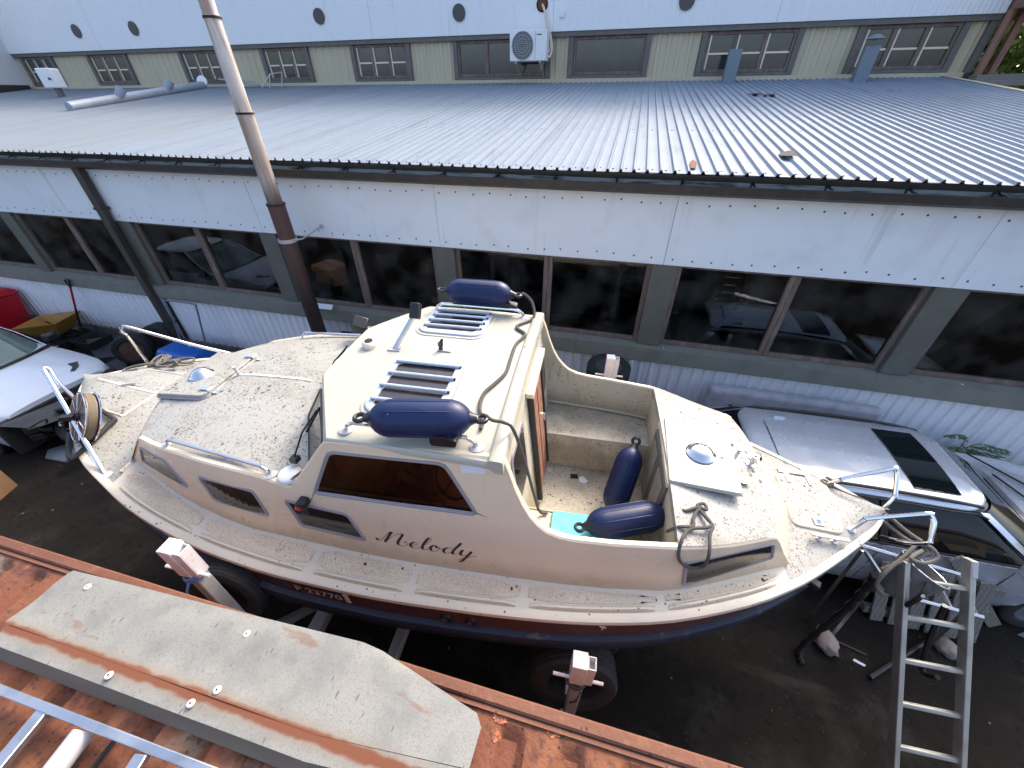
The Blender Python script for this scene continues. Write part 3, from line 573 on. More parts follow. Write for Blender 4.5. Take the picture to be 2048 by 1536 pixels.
# ------------------------------------------------------------------ things on the metal roof
vb=thing('roof_vent','white box vent on a short dark pipe at the left end of the metal roof','roof vent',(-18.9,11.9,roofz(11.9)))
MB().lathe([(.10,0),(.10,.30)],14).build('vent_pipe',M['tandark'],vb)
mb=MB(); mb.box((-.02,0,.52),(.50,.34,.52),R(12)); mb.build('vent_box',M['acwhite'],vb,bevel=.03)
MB().lathe([(.035,0),(.035,.02)],12,(.14,-.165,.50),(.2,-1,0)).build('vent_hole',M['black'],vb)
lp=thing('drain_pipe','long grey plastic drain pipe with two branch stubs lying on the metal roof','pipe',(-15.0,12,roofz(12)))
P0,P1=V(-14.5,9.15,roofz(9.15)+.10),V(-14.9,13.9,roofz(13.9)+.12)
mb=MB(); mb.tube([P0,P1],.115,14); mb.build('main_pipe',M['greypipe'],lp,world=True)
for t in (.3,.66):
    p=P0.lerp(P1,t); MB().tube([p,p+V(.12,.16,.26)],[.10,.12],12).build('branch_stub',M['greypipe'],lp,world=True)
MB().lathe([(.17,-.02),(.17,.02)],18,P1+V(0,-.02,.1),(.3,-1,.35)).build('end_cap',M['acwhite'],lp,world=True)
an=thing('tv_antenna','thin lying TV antenna on the metal roof below the fourth window','antenna',(-12.2,14,roofz(14)))
mb=MB(); mb.tube([(-14.2,13.9,5.15),(-12.6,13.9,4.98)],.02,6)
for k in range(9): x=-14.1+k*.17; mb.tube([(x,13.75,5.22-.018*k),(x+.05,14.05,5.1-.018*k)],.012,5)
mb.build('boom',M['alu'],an,world=True)
mb=MB(); mb.tube([(-12.3,13.7,4.9),(-12.1,14,5.25),(-11.6,14,5.3),(-11.5,13.7,4.9)],.02,6); mb.tube([(-12.1,14,5.25),(-11.9,13.6,4.88)],.02,6); mb.build('stand',M['alu'],an,world=True)
for i,(x,y) in enumerate(((2.17,13.85),(5.06,13.65))):
    t=thing('roof_flue','blue grey flue stub on the roof, '+('open on top, left one of two' if i==0 else 'with a small round cap on top'),'roof flue',(x,y,roofz(y)),0,'blue grey flue stubs on the metal roof')
    MB().box((0,0,.32),(.30,.2,.70)).build('stub',M['bluegrey'],t,bevel=.02)
    if i==1: MB().lathe([(.02,.66),(.02,.78),(.19,.79),(.1,.86),(.01,.88)],14).build('cap',M['bluegrey'],t)
# ------------------------------------------------------------------ right end timber canopy, boards, tree
tc_=thing('timber_canopy','brown painted timber canopy with posts at the far right end of the upper building','canopy',(8.4,14,0))
MB().bb(7.66,13,13.3,16,6.10,6.9).build('eaves',M['brownpaint'],tc_,world=True)
MB().lathe([(.085,0),(.085,6.1)],12,(7.70,14.25,0)).build('downpipe',M['brownpaint'],tc_,world=True)
MB().bb(7.88,8.0,14.2,14.32,0,6.1).build('post',M['brownpaint'],tc_,world=True)
MB().bar((9.45,14.2,6.1),(9.0,14.2,4.9),.10,.12).build('brace',M['brownpaint'],tc_,world=True)
tag(MB().bar((7.45,13.9,4.90),(12,13.9,4.97),.3,.13).bar((7.5,13.6,4.80),(12,13.5,4.80),.3,.10).build('plank_stack',M['greywood'],bevel=.01),'two grey planks laid level below the brown canopy at the far right','planks')
MB().bb(7.3,14,13.3,13.5,0,4.7).build('shade_screen',M['blackm'],tc_,world=True)  # added black slab standing in for the deep shade below the roof end
def leaves(n,c,rad,sz,clumps):
    mb=MB(); cs=[V(c)+V(random.gauss(0,rad[0]),random.gauss(0,rad[1]),random.gauss(0,rad[2])) for _ in range(clumps)]
    for _ in range(n):
        q=random.choice(cs)+V(random.gauss(0,.42),random.gauss(0,.42),random.gauss(0,.34))
        a=V(random.gauss(0,1),random.gauss(0,1),random.gauss(0,1)).normalized(); b=a.orthogonal().normalized(); d=a.cross(b); s=sz*random.uniform(.6,1.3)
        mb.add([q-b*s,q+d*s*.45,q+b*s,q-d*s*.45],[(0,1,2,3)])
    return mb
tr=thing('tree','leafy green tree showing through the brown canopy posts at the far right','tree',(10.5,19,0))
MB().tube(smooth_pts([(0,0,0),(.1,.1,2),(-.1,0,4),(.2,.1,6)],4),[.22]*3+[.2]*3+[.17]*3+[.12]*4).build('trunk',M['bark'],tr)
leaves(15000,(-.9,0,5.2),(1.5,1.0,1.2),.12,110).build('crown',M['leaf2'],tr,smooth=0)
# ================================================================== BOAT (local frame: u = x towards the stern, v = y away from camera)
BL,BA=(-1.0,2.24,0),R(3.66)
boat=thing('motor_boat','cream cabin motor boat with maroon hull and script name Melody, standing on a trailer','boat',BL,BA)
def BW(u,v,z): return MAT['motor_boat']@V(u,v,z)
hb=itp([(-4.04,0.0),(-3.95,.13),(-3.645,.46),(-3.44,.625),(-3.11,.82),(-2.79,.945),(-2.4,1.08),(-1.97,1.18),(-1.46,1.255),(-.93,1.288),(-.45,1.29),(.23,1.26),(.87,1.205),(1.48,1.10),(2.11,.88),(2.48,.68),(2.69,.535),(2.92,.36),(3.15,.17),(3.30,0.0)])
cb=itp([(-2.9,.66),(-2.74,.70),(-1.99,.93),(-1.31,1.025),(-.44,1.03),(.5,1.0),(1.425,.925),(2.4,.58),(2.6,.5)])
def zs(u): return 1.96+(.34*(u/-4.05)**2 if u<0 else .06*(u/3.4)**2)
def zd(u,v):
    h=max(hb(u),.03); return zs(u)+.075*max(0,1-(v/h)**2)
US=[-4.035,-4.0,-3.95,-3.87]+lin(-3.78,-2.8,9)+lin(-2.7,2.4,34)+lin(2.5,3.15,10)+[3.21,3.26,3.29]
# hull
def hullpt(u,s,d):
    fl=.02+.50*max(0,(-u-.8)/3.2)**1.4+.38*max(0,(u-1.0)/2.3)**1.5
    h=hb(u); bil=.55*max(0,d-.42)**1.25
    k=h-fl*d-bil
    return (u+(.10*d if u<-3.5 else (-.16*d if u>2.9 else 0)),s*max(k,.012),zs(u)-d)
mb=MB()
D=[.0,.07,.14,.21,.36,.46,.6,.8,1.0,1.2]
for s in (-1,1):
    rows=[[hullpt(u,s,d) for u in US] for d in D]
    mb.grid(rows[:5],0); mb.grid(rows[4:],1)
mb.grid([[hullpt(u,-1,1.2) for u in US],[hullpt(u,1,1.2) for u in US]],1)
hull=mb.build('hull',[M['hull'],M['anti']],boat,smooth=50)
# strake (rub rail)
def strake_secs(s):
    out=[]
    for u in US:
        a=hullpt(u,s,.205); b=hullpt(u,s,.35)
        o_=.045 if -4<u<3.28 else .02
        out.append([(a[0],a[1]-s*.01,a[2]),(a[0],a[1]+s*o_*.8,a[2]-.006),(a[0],a[1]+s*o_,a[2]-.03),(b[0],b[1]+s*o_,b[2]+.025),(b[0],b[1]+s*o_*.7,b[2]),(b[0],b[1]-s*.01,b[2])])
    return out
mb=MB(); A_=strake_secs(-1); B_=strake_secs(1); mb.loft(A_); mb.loft(B_)
mb.lathe([(.03,-.075),(.05,-.07),(.055,0),(.05,.07),(.03,.075)],12,(hullpt(3.29,1,.26)[0]+.02,0,zs(3.3)-.25),(0,0,1))
mb.build('rub_rail',M['strake'],boat,smooth=40)
# gunwale lip
def lip(s):
    out=[]
    for u in US:
        h=hb(u); z=zs(u); w_=min(1.,h/.09)
        out.append([(u,s*max(h-.052*w_,0),z-.004),(u,s*max(h-.046*w_,0),z+.024),(u,s*max(h-.012*w_,.0),z+.026),(u,s*(h+.006),z+.016),(u,s*(h+.010),z-.012),(u,s*max(h-.03*w_,0),z-.016)])
    return out
mb=MB(); mb.loft(lip(-1)); mb.loft(lip(1)); mb.build('gunwale',M['white'],boat,smooth=40)
# deck sheet
mb=MB()
NV=8
def inner(u):
    if u<-2.76 or u>2.50: return 0.
    return cb(u)-.08
def deckrow(u,s,i0): h=max(hb(u)-.04,.004); a=min(i0,h); return [(u,s*(a+(h-a)*k/NV),zd(u,a+(h-a)*k/NV)) for k in range(NV+1)]
for s in (-1,1):
    mb.grid([deckrow(u,s,0.) for u in US if u<=-2.6])
    mb.grid([deckrow(u,s,inner(u)) for u in US if -2.72<=u<=2.42],1)
    mb.grid([deckrow(u,s,0.) for u in US if u>=2.38])
deck=mb.build('deck',[M['deck'],M['white']],boat,smooth=40)
# non skid side pads and toe rail strips
sm=[-2.66,-1.76,-.80,-.07,.685,1.56,2.36]
for s in (-1,1):
    for a,b in zip(sm[:-1],sm[1:]):
        n=9; us=lin(a+.028,b-.028,n)
        rows=[]
        for t in lin(0,1,6):
            row=[]
            for k,u in enumerate(us):
                e=.02 if k in (0,n-1) and t in (0.,1.) else 0
                i=cb(u)+.03; o_=hb(u)-.105; v=i+(o_-i)*(min(max(t,.0),1)); v=v+(e if t==0 else -e)
                row.append((u,s*v,zd(u,v)+.005))
            rows.append(row)
        MB().grid(rows).build('nonskid_pad',M['pad'],boat,smooth=40)
        secs=[]
        for k,u in enumerate(lin(a+.045,b-.045,12)):
            hh=.026 if 0<k<11 else .004; h=hb(u); z0=zd(u,h-.1)
            secs.append([(u,s*(h-.100),z0-.01),(u,s*(h-.088),z0+hh*.6),(u,s*(h-.076),z0+hh),(u,s*(h-.064),z0+hh),(u,s*(h-.055),z0-.01)])
        MB().loft(secs).build('toe_rail',M['white'],boat,smooth=40)
# raised foredeck seams
for s in (-1,1):
    mb=MB(); mb.tube([(-2.72+.0*t,s*(.74+(hb(-2.72)-.14-.74)*t),zd(-2.72,.74+(hb(-2.72)-.14-.74)*t)-.004) for t in lin(0,1,6)],.022,6); 
    mb.build('deck_seam',M['white'],boat)
MB().tube([(u,0,zd(u,0)-.012) for u in lin(-3.85,-2.8,8)],.02,6).build('deck_seam',M['white'],boat)
mb=MB(); pts=[(u,v) for u,v in ((-3.62,-.30),(-3.28,-.33),(-3.22,-.28),(-3.22,.27),(-3.28,.33),(-3.62,.30))]
mb.tube([(u,v,zd(u,v)+.001) for u,v in [tuple(p) for p in smooth_pts([(a,b,0) for a,b in pts],4)] for u,v in [(u,v)]] if False else [(p[0],p[1],zd(p[0],p[1])+.001) for p in smooth_pts([(a,b,0) for a,b in pts],4)],.010,6)
mb.build('anchor_hatch_seal',M['white'],boat)
# rust stains on the foredeck
mb=MB()
for (u,v,r) in ((-2.88,-.06,.075),(-3.02,.12,.06)):
    mb.add([(u+r*math.cos(t)*random.uniform(.6,1.15),v+r*1.2*math.sin(t)*random.uniform(.6,1.15),0) for t in lin(0,6,14)],[tuple(range(14))])
mb.v=[(a,b,zd(a,b)+.004) for a,b,_ in mb.v]
M['stain']=mat('orange_stain',(.72,.45,.22),.6,0,[dict(scale=25,lo=.4,hi=.65,col=(.78,.70,.58),amt=.9)])
mb.build('rust_stain',M['stain'],boat,smooth=0)
# superstructure side walls
LEAN=.15
def zb(u): return zs(u)+.035
def SV(u,z,off=0.): return cb(u)-LEAN*(z-zs(u)-.04)+off
TOP=[(-2.74,2.17),(-2.66,2.25),(-2.55,2.36),(-2.46,2.45),(-2.41,2.495),(-2.36,2.515),(-2.2,2.535),(-1.87,2.575),(-1.4,2.59),(-1.15,2.565),(-.95,2.52),(-.93,2.52),(-.86,2.60),(-.72,2.78),(-.63,2.895),(-.585,2.945),(-.55,2.955),(-.3,2.968),(.1,2.975),(.44,2.978),(.485,2.995),(.51,2.985),(.545,2.90),(.585,2.775),(.63,2.665),(.68,2.57),(.73,2.505),(.785,2.455),(.87,2.42),(.965,2.407),(1.2,2.402),(1.56,2.40),(1.75,2.378),(1.95,2.352),(2.12,2.345),(2.2,2.345),(2.235,2.335),(2.27,2.29),(2.35,2.16),(2.42,2.06)]
def topz(u,s):
    z=[b for a,b in TOP if abs(a-u)<1e-6]
    z=z[0] if z else itpT(u)
    if s>0 and -.7<u<.6: z+=.045*min(1,(u+.7)/.1)*min(1,max(0,(.62-u)/.1))
    return z
itpT=itp(TOP)
BIGZ=((-.765,2.50),(-.575,2.885),(.175,2.912),(.372,2.525))
def hole(u):
    if u<=-.765 or u>=.372: return None
    zb_=2.50+(u+.765)/(1.137)*.025
    if u<-.575: zt_=2.50+(u+.765)/.19*.385
    elif u<.175: zt_=2.885+(u+.575)/.75*.027
    else: zt_=2.912-(u-.175)/.197*.387
    return zb_+.012,max(zt_-.014,zb_+.012)
def side_panel(s):
    mb=MB(); secs=[]
    us=sorted(set([u for u,_ in TOP]+[-.745,-.575,.175,.355]+[-2.05,-1.63,-1.28,-.42,-.15,0.,.25]))
    for u in us:
        t=topz(u,s); b=zb(u)-.06; th=.045; h=hole(u); zm=b+(t-b)*.55
        z1,z2=h if h else (zm,zm)
        lv=[b,b+(z1-b)*.5,z1,z2,z2+(t-.012-z2)*.5,t-.012]
        secs.append([(u,s*SV(u,z),z) for z in lv]+[(u,s*(SV(u,t)-.010),t),(u,s*(SV(u,t)-th+.008),t)]+[(u,s*(SV(u,z)-th),z) for z in reversed(lv)])
    n=len(secs[0]); vs=[p for q in secs for p in q]; mb.v=[tuple(p) for p in vs]
    for i in range(len(secs)-1):
        for j in range(n):
            if j in (2,n-4): continue
            k=(j+1)%n; mb.f.append((i*n+j,i*n+k,(i+1)*n+k,(i+1)*n+j)); mb.m.append(1 if 8<=j<n-1 else 0)
    mb.f+= [tuple(reversed(range(n))),tuple((len(secs)-1)*n+j for j in range(n))]; mb.m+=[0,0]
    return mb
BIG=[(-.575,2.885),(.175,2.912),(.372,2.525),(-.765,2.50)]
W1=[(-2.43,2.42),(-2.07,2.45),(-1.905,2.24),(-2.55,2.215)]
W2=[(-1.73,2.43),(-1.235,2.435),(-1.17,2.197),(-1.66,2.22)]
W3=[(-1.01,2.40),(-.535,2.37),(-.43,2.132),(-.93,2.16)]
W4=[(1.65,2.268),(2.235,2.298),(2.278,2.14),(1.69,2.03)]
def onside(s,off): return lambda x,y,o_: (x,s*SV(x,y,off+o_),y)
for s in (-1,1):
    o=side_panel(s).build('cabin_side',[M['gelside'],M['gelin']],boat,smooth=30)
    for poly,gm,rr in ((BIG,M['cabglass'],.06),(W1,M['smoke'],.035),(W2,M['smoke'],.035),(W3,M['smoke'],.035),(W4,M['smoke'],.03)):
        ow=rpoly(poly,rr); iw=inset(ow,.026); n=len(ow); F=onside(s,0)
        mb=MB(); mb.loft([[F(x,y,-.004) for x,y in ow],[F(x,y,.011) for x,y in inset(ow,.003)],[F(x,y,.012) for x,y in inset(ow,.012)],[F(x,y,.006) for x,y in inset(ow,.016)],[F(x,y,.006) for x,y in inset(ow,.021)],[F(x,y,.001) for x,y in iw]],cap=False)
        fr=mb.build('window',M['frame'],boat,smooth=35)
        mb=MB()
        
        def bil(a,b): 
            p=[V(*q) for q in poly]; q=p[0].lerp(p[1],a).lerp(p[3].lerp(p[2],a),b); return q
        o_=.0035 if gm!=M['cabglass'] else -.004
        mb.grid([[F(*bil(.035+.93*a,.06+.88*b),o_) for a in lin(0,1,12)] for b in lin(0,1,5)])
        mb.build('pane',gm,fr,smooth=0)
# trunk (coach) roof, front face
VT=lambda u,s: SV(u,topz(u,s))-.02
def uf(v): a=min(abs(v)/.76,1); return -2.66+.27*a**1.6
def crz(u,v):
    t=topz(max(u,-2.38),-1) if u<-.95 else 2.52
    vt=VT(max(u,-2.38),-1) if u<-.95 else .94
    return t+.075*(1-min(1,(v/vt)**2))-.006
mb=MB(); rows=[]
for tv in lin(-1,1,21):
    row=[]
    for tu in lin(0,1,22):
        u=-2.39+tu*(1.60); vt=VT(max(u,-2.38),-1); v=tv*vt
        uu=uf(v)+tu*(-.79-uf(v)); vt=VT(max(uu,-2.38),-1); v=tv*(vt+.005)
        z=crz(uu,v)-(.0 if tu>0 else .012)
        row.append((uu,v,z))
    rows.append(row)
mb.grid(rows); coach=mb.build('coach_roof',M['deck'],boat,smooth=40)
mb=MB(); rows=[]
for k in range(5):
    t=k/4; row=[]
    for tv in lin(-1,1,21):
        v=tv*(.765-.065*t*0); a=abs(tv)
        ut=uf(v)-.002; ubb=-2.76-.27*(1-a**1.8)
        z1=crz(ut,v)-.010; vb=tv*.71; z0=zd(max(ubb,-4),vb)-.01
        row.append((ut+(ubb-ut)*t,v+(vb-v)*t,z1+(z0-z1)*t))
    rows.append(row)
mb.grid(rows); mb.build('trunk_front',M['gelside'],boat,smooth=40)
# faint moulded centre ridge on coach roof
MB().tube([(u,0,crz(u,0)-.010) for u in lin(-2.1,-1.35,8)],.02,6).build('roof_ridge',M['white'],boat)
# wheelhouse roof
VR=.885
def ufr(v): a=abs(v); return -.925 if a<.34 else -.925+(a-.34)/(VR-.34)*.345
def zr(u,v): return 2.995+.026*v+.055*(1-min(1,(v/VR)**2))-.012*((u+.1)/.6)**2
def roofrow(v,dz,ins=0,n=14): 
    u0=ufr(v)+ins; return [(u0+(.5-ins-u0)*k/(n-1),v*(1-ins/VR),zr(u0+(.5-u0)*k/(n-1),v)+dz) for k in range(n)]
vsr=lin(-VR,-.36,8)+[-.34]+lin(-.3,.3,7)+[.34]+lin(.36,VR,8)
mb=MB(); top=[roofrow(v,0,.012) for v in vsr]; bot=[roofrow(v,-.045) for v in vsr]
mb.grid(top); mb.grid(bot)
def loopof(rows): return rows[0]+[r[-1] for r in rows[1:-1]]+rows[-1][::-1]+[r[0] for r in rows[-2:0:-1]]
mid=[roofrow(v,-.014) for v in vsr]
mb.loft([loopof(top),loopof(mid),loopof(bot)],cap=False)
roof=mb.build('wheelhouse_roof',M['gel'],boat,smooth=50)
mb=MB(); secs=[]
for v in lin(-VR-.003,VR+.003,25):
    z=zr(.47,v); secs.append([(.425,v,z-.03),(.432,v,z+.018),(.444,v,z+.028),(.505,v,z+.028),(.516,v,z+.018),(.522,v,z-.07),(.47,v,z-.07)])
mb.loft(secs); mb.build('roof_rim',M['gel'],boat,smooth=50)
# windscreen facets
def facet(pb0,pb1,pt0,pt1):
    pb0,pb1,pt0,pt1=map(V,(pb0,pb1,pt0,pt1))
    nrm=(pb1-pb0).cross(pt0-pb0).normalized()
    if nrm.x>0: nrm=-nrm
    def F(x,y,o_): return tuple(pb0.lerp(pb1,x).lerp(pt0.lerp(pt1,x),y)+nrm*o_)
    MB().prism([(0,0),(1,0),(1,1),(0,1)],-.03,0,F).build('windscreen_surround',M['gelside'],boat,smooth=0)
    ow=rpoly([(.06,.10),(.94,.10),(.94,.90),(.06,.90)],.08)
    mb=MB(); mb.loft([[F(x,y,-.002) for x,y in ow],[F(x,y,.009) for x,y in inset(ow,.01)],[F(x,y,.009) for x,y in inset(ow,.035)],[F(x,y,.002) for x,y in inset(ow,.05)]],cap=False)
    fr=mb.build('windscreen',M['black'],boat)
    mb=MB(); mb.prism(inset(ow,.03),.001,.004,F); mb.build('pane',M['smoke'],fr,smooth=0)
bc=[(-.80,-.95),(-1.17,-.36),(-1.17,.36),(-.80,.95)]
tp=[(-.585,-.875),(-.92,-.345),(-.92,.345),(-.585,.875)]
for i in range(3):
    facet((*bc[i],crz(*bc[i])-.012),(*bc[i+1],crz(*bc[i+1])-.012),(*tp[i],zr(*tp[i])-.035),(*tp[i+1],zr(*tp[i+1])-.035))
# wipers
for (a,b) in (((-.93,-.80,2.60),(-.78,-.62,2.93)),((-1.20,.05,2.64),(-.99,.12,2.95))):
    a,b=V(a),V(b); mb=MB(); mb.tube([a+V(-.04,0,.02),(a+b)/2+V(-.05,0,.03),b+V(-.03,0,.0)],.006,6); mb.bar((a*.6+b*.4)+V(-.055,.07,.015),(a*.2+b*.8)+V(-.05,.12,.015),.012,.012); mb.box(a+V(-.03,0,.02),(.05,.05,.04)); mb.build('wiper',M['black'],boat)
mb=MB(); mb.bar((-.93,-.93,2.56),(-.76,-.90,2.70),.02,.012,(0,1,0)); mb.build('wiper_blade',M['chrome'],boat,bevel=.003)
# coaming inner structure: bulkhead, cockpit
def bu(z): return .50+(2.96-z)*.105
def bk(v,z,o_=0): return (bu(z)+o_,v,z)
mb=MB(); 
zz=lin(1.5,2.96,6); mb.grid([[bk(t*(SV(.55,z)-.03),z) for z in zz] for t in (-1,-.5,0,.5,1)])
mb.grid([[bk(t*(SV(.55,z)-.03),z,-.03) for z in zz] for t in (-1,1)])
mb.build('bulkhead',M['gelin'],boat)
def bplate(name,v0,v1,z0,z1,o0,o1,m,r=0,par=boat):
    poly=[(v0,z0),(v1,z0),(v1,z1),(v0,z1)]
    if r: poly=rpoly(poly,r)
    return MB().prism(poly,o0,o1,lambda a,b,o_:bk(a,b,o_)).build(name,m,par,smooth=30)
dr=bplate('cabin_door',-.02,.42,1.66,2.82,.006,.03,M['doorwood'])
bplate('door_jamb',-.065,-.022,1.62,2.86,.002,.045,M['black'],0,dr); bplate('door_jamb',.422,.465,1.62,2.80,.002,.045,M['black'],0,dr); bplate('door_groove',.195,.205,1.7,2.78,.028,.033,M['black'],0,dr)
bplate('door_lock',.38,.41,2.2,2.28,.03,.05,M['chrome'],.006,dr)
bplate('door_track',-.10,.56,2.825,2.865,.004,.06,M['white'])
for v0,v1 in ((-.70,-.30),(.52,.80)):
    f=bplate('bulkhead_window',v0,v1,2.30,2.80,.001,.012,M['frame'],.07); bplate('pane',v0+.03,v1-.03,2.33,2.77,.010,.014,M['smoke'],.05,f)
# cockpit tub
mb=MB(); mb.bb(.60,1.64,-.42,.43,1.54,1.58); mb.build('cockpit_floor',M['gelfloor'],boat,bevel=.01)
for s,f0,zt in ((1,.43,1.985),(-1,-.40,1.975)):
    mb=MB(); us=lin(.585,1.63,9)
    secs=[[(u,f0,1.55),(u,f0,zt-.025),(u,f0+s*.012,zt-.004),(u,f0+s*.03,zt),(u,s*(cb(u)-.01),zt-.005),(u,s*(cb(u)-.01),1.6)] for u in us]
    mb.loft(secs); mb.build('cockpit_bench',M['gelfloor'],boat)
    MB().tube([(u,f0+s*.02,zt-.004) for u in us],.014,6).build('bench_edge',M['gelin'],boat)
MB().lathe([(.03,0),(.03,.012),(.018,.014),(.016,.002)],14,(.70,.34,1.58)).build('drain',M['white'],boat)
# aft bulkhead + doors
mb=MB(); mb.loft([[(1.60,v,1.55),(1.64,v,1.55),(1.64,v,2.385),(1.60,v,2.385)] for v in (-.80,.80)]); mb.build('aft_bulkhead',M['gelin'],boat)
for v0,v1 in ((-.33,-.02),(-.005,.30)):
    d=MB().bb(1.575,1.60,v0,v1,1.66,2.34).build('locker_door',M['greydoor'],boat,bevel=.006)
    MB().bb(1.568,1.575,v0+.05,v1-.05,1.72,2.28).build('door_panel',M['greywood'],d,bevel=.004)
# aft cabin top
def atz_(u,v):
    u_=min(max(u,1.56),2.2); vt=SV(u_,itpT(u_)); return itpT(u_)+.05*(1-min(1,(v/max(vt,.05))**2))+.002
mb=MB(); rows=[]
for tv in lin(-1,1,15):
    row=[]
    for tu in lin(0,1,10):
        u=1.585+tu*(2.235+.06*(1-tv*tv)-1.585); uu=min(u,2.235); v=tv*(SV(uu,itpT(uu))-.012)
        row.append((u,v,atz_(u,v)-(.02 if tu==1 else 0)))
    rows.append(row)
mb.grid(rows); 
fr_=[r[0] for r in rows]; mb.grid([fr_,[(p[0],p[1],p[2]-.06) for p in fr_]])
mb.build('aft_cabin_top',M['deck'],boat,smooth=40)
mb=MB(); R2=[[],[],[]]
for tv in lin(-1,1,15):
    u=2.235+.06*(1-tv*tv); v=tv*(SV(2.235,2.335)-.012); z=atz_(u,v)-.02; ub=2.425+.12*(1-tv*tv); vb=tv*(cb(2.42)-.005)
    for k in range(3):
        t=k/2; R2[k].append((u+(ub-u)*t,v+(vb-v)*t,z+(zd(ub,vb)-.01-z)*t))
mb.grid(R2); mb.build('aft_cabin_end',M['gelside'],boat,smooth=40)
mb=MB(); mb.box((2.375,.21,2.235),(.05,.07,.075),.0); mb.build('stern_light',M['black'],boat,bevel=.012)
# hatch lid on aft cabin
hp=[(1.575,-.36),(2.05,-.385),(2.10,.295),(1.62,.325)]
lid=MB().prism(rpoly(hp,.02),0,.035,lambda x,y,o_:(x,y,2.425+o_-.012*(x-1.6))).build('engine_hatch',M['gel'],boat,bevel=.006)
MB().prism([(1.57,-.36),(1.60,-.36),(1.615,.32),(1.585,.32)],-.045,0,lambda x,y,o_:(x,y,2.425+o_)).build('hatch_lip',M['white'],lid)
def domevent(u,v,z,r,n=0):
    mb=MB(); mb.lathe([(r,0),(r*1.02,.006),(r*.93,.016),(r*.86,.018),(r*.80,.028),(r*.62,.045),(r*.35,.055),(.001,.057)],28,(u,v,z)); 
    o=mb.build('ventilator',M['chrome'],boat,smooth=50); 
    hb_=MB()
    for k in range(10):
        a=k*math.pi/5
        for rr,zz in ((.22,.0565),(.36,.054),(.48,.0495)): hb_.lathe([(.004,0),(.004,.002)],6,(u+r*rr*math.cos(a),v+r*rr*math.sin(a),z+zz))
    hb_.build('vent_holes',M['black'],o,smooth=0)
    return o
domevent(1.835,-.055,2.462,.105)
MB().lathe([(.014,0),(.014,.004),(.006,.005)],10,(1.985,-.06,2.457)).build('lid_button',M['black'],lid)
for v in (-.22,.18):
    mb=MB(); mb.box((2.10,v,2.412),(.085,.05,.006)); mb.tube([(2.085,v-.025,2.418),(2.085,v+.025,2.418)],.006,6); mb.build('hinge',M['chrome'],boat)
mb=MB(); mb.tube([(2.07,-.05,2.41),(2.12,.02,2.47)],.011,8); mb.lathe([(.016,0),(.016,.012)],8,(2.12,.02,2.47)); mb.build('stay_bar',M['galv'],boat)
mb=MB(); mb.lathe([(.045,0),(.045,.006),(.022,.012),(.02,.06),(.024,.062),(.024,.075),(.014,.075),(.012,.02)],18,(2.215,-.02,2.395),(.1,0,1)); mb.build('rod_holder',M['chrome'],boat)
# lazarette hatch, cleats, sticker
lz=[(2.585,.235),(2.555,-.25),(2.88,-.26),(2.935,.20)]
hz=MB().prism(rpoly(lz,.05),.0,.014,lambda x,y,o_:(x,y,zd(x,y)+o_+.002)).build('aft_hatch',M['deck'],boat,smooth=30)
MB().tube([(x,y,zd(x,y)+.004) for x,y in rpoly(lz,.05)],.012,6,closed=True).build('hatch_seal',M['white'],hz)
for u in (2.66,2.82):
    mb=MB(); mb.box((u,.20,zd(u,.2)+.02),(.028,.10,.006)); mb.tube([(u-.014,.25,zd(u,.25)+.02),(u+.014,.25,zd(u,.25)+.02)],.007,6); mb.build('hatch_hinge',M['chrome'],hz)
mb=MB(); mb.box((2.74,.29,zd(2.74,.29)+.012),(.24,.045,.012)); mb.build('hinge_plate',M['white'],boat,bevel=.003)
mb=MB(); mb.bar((2.63,-.335,zd(2.7,-.33)+.045),(2.89,-.325,zd(2.9,-.33)+.045),.03,.016); 
cl=mb.build('cleat',M['white'],boat,bevel=.007)
for u in (2.70,2.80): MB().lathe([(.022,0),(.022,.006),(.013,.01),(.012,.045)],12,(u,-.33,zd(u,-.33))).build('cleat_foot',M['chrome'],cl)
MB().prism([(2.70,-.235),(2.765,-.235),(2.765,-.17),(2.70,-.17)],0,.001,lambda x,y,o_:(x,y,zd(x,y)+.018+o_)).build('sticker',M['paper'],hz)
mb=MB()
for r in (.022,.012): mb.lathe([(r,0),(r-.005,.0005),(r-.005,0.001)],14,(2.732,-.203,zd(2.73,-.2)+.020))
mb.build('sticker_emblem',M['stickb'],hz,smooth=0)
# pushpit rails at the stern, bow rails
for s in (-1,1):
    p=[(2.955,s*.21,zd(2.955,.21)),(3.01,s*.185,2.15),(3.03,s*.185,2.17),(3.29,s*.20,2.315),(3.315,s*.205,2.32),(3.36,s*.145,2.30),(3.40,s*.09,2.20),(3.40,s*.085,2.17),(3.35,s*.06,2.06),(3.28,s*.035,1.95)]
    p[5]=(3.335,s*.24 if s<0 else .18,2.28); p[6]=(3.34,s*.30 if s<0 else .10,2.17); p[7]=(3.335,s*.305 if s<0 else .08,2.15); p[8]=(3.30,s*.25 if s<0 else .05,2.05); p[9]=(3.24,s*.14 if s<0 else .04,1.93)
    mb=MB(); mb.tube(smooth_pts(p,4),.0155,10); rl=mb.build('stern_rail',M['chrome'],boat)
    MB().lathe([(.03,0),(.03,.004),(.018,.012)],14,(2.955,s*.21,zd(2.955,.21))).build('rail_foot',M['chrome'],rl)
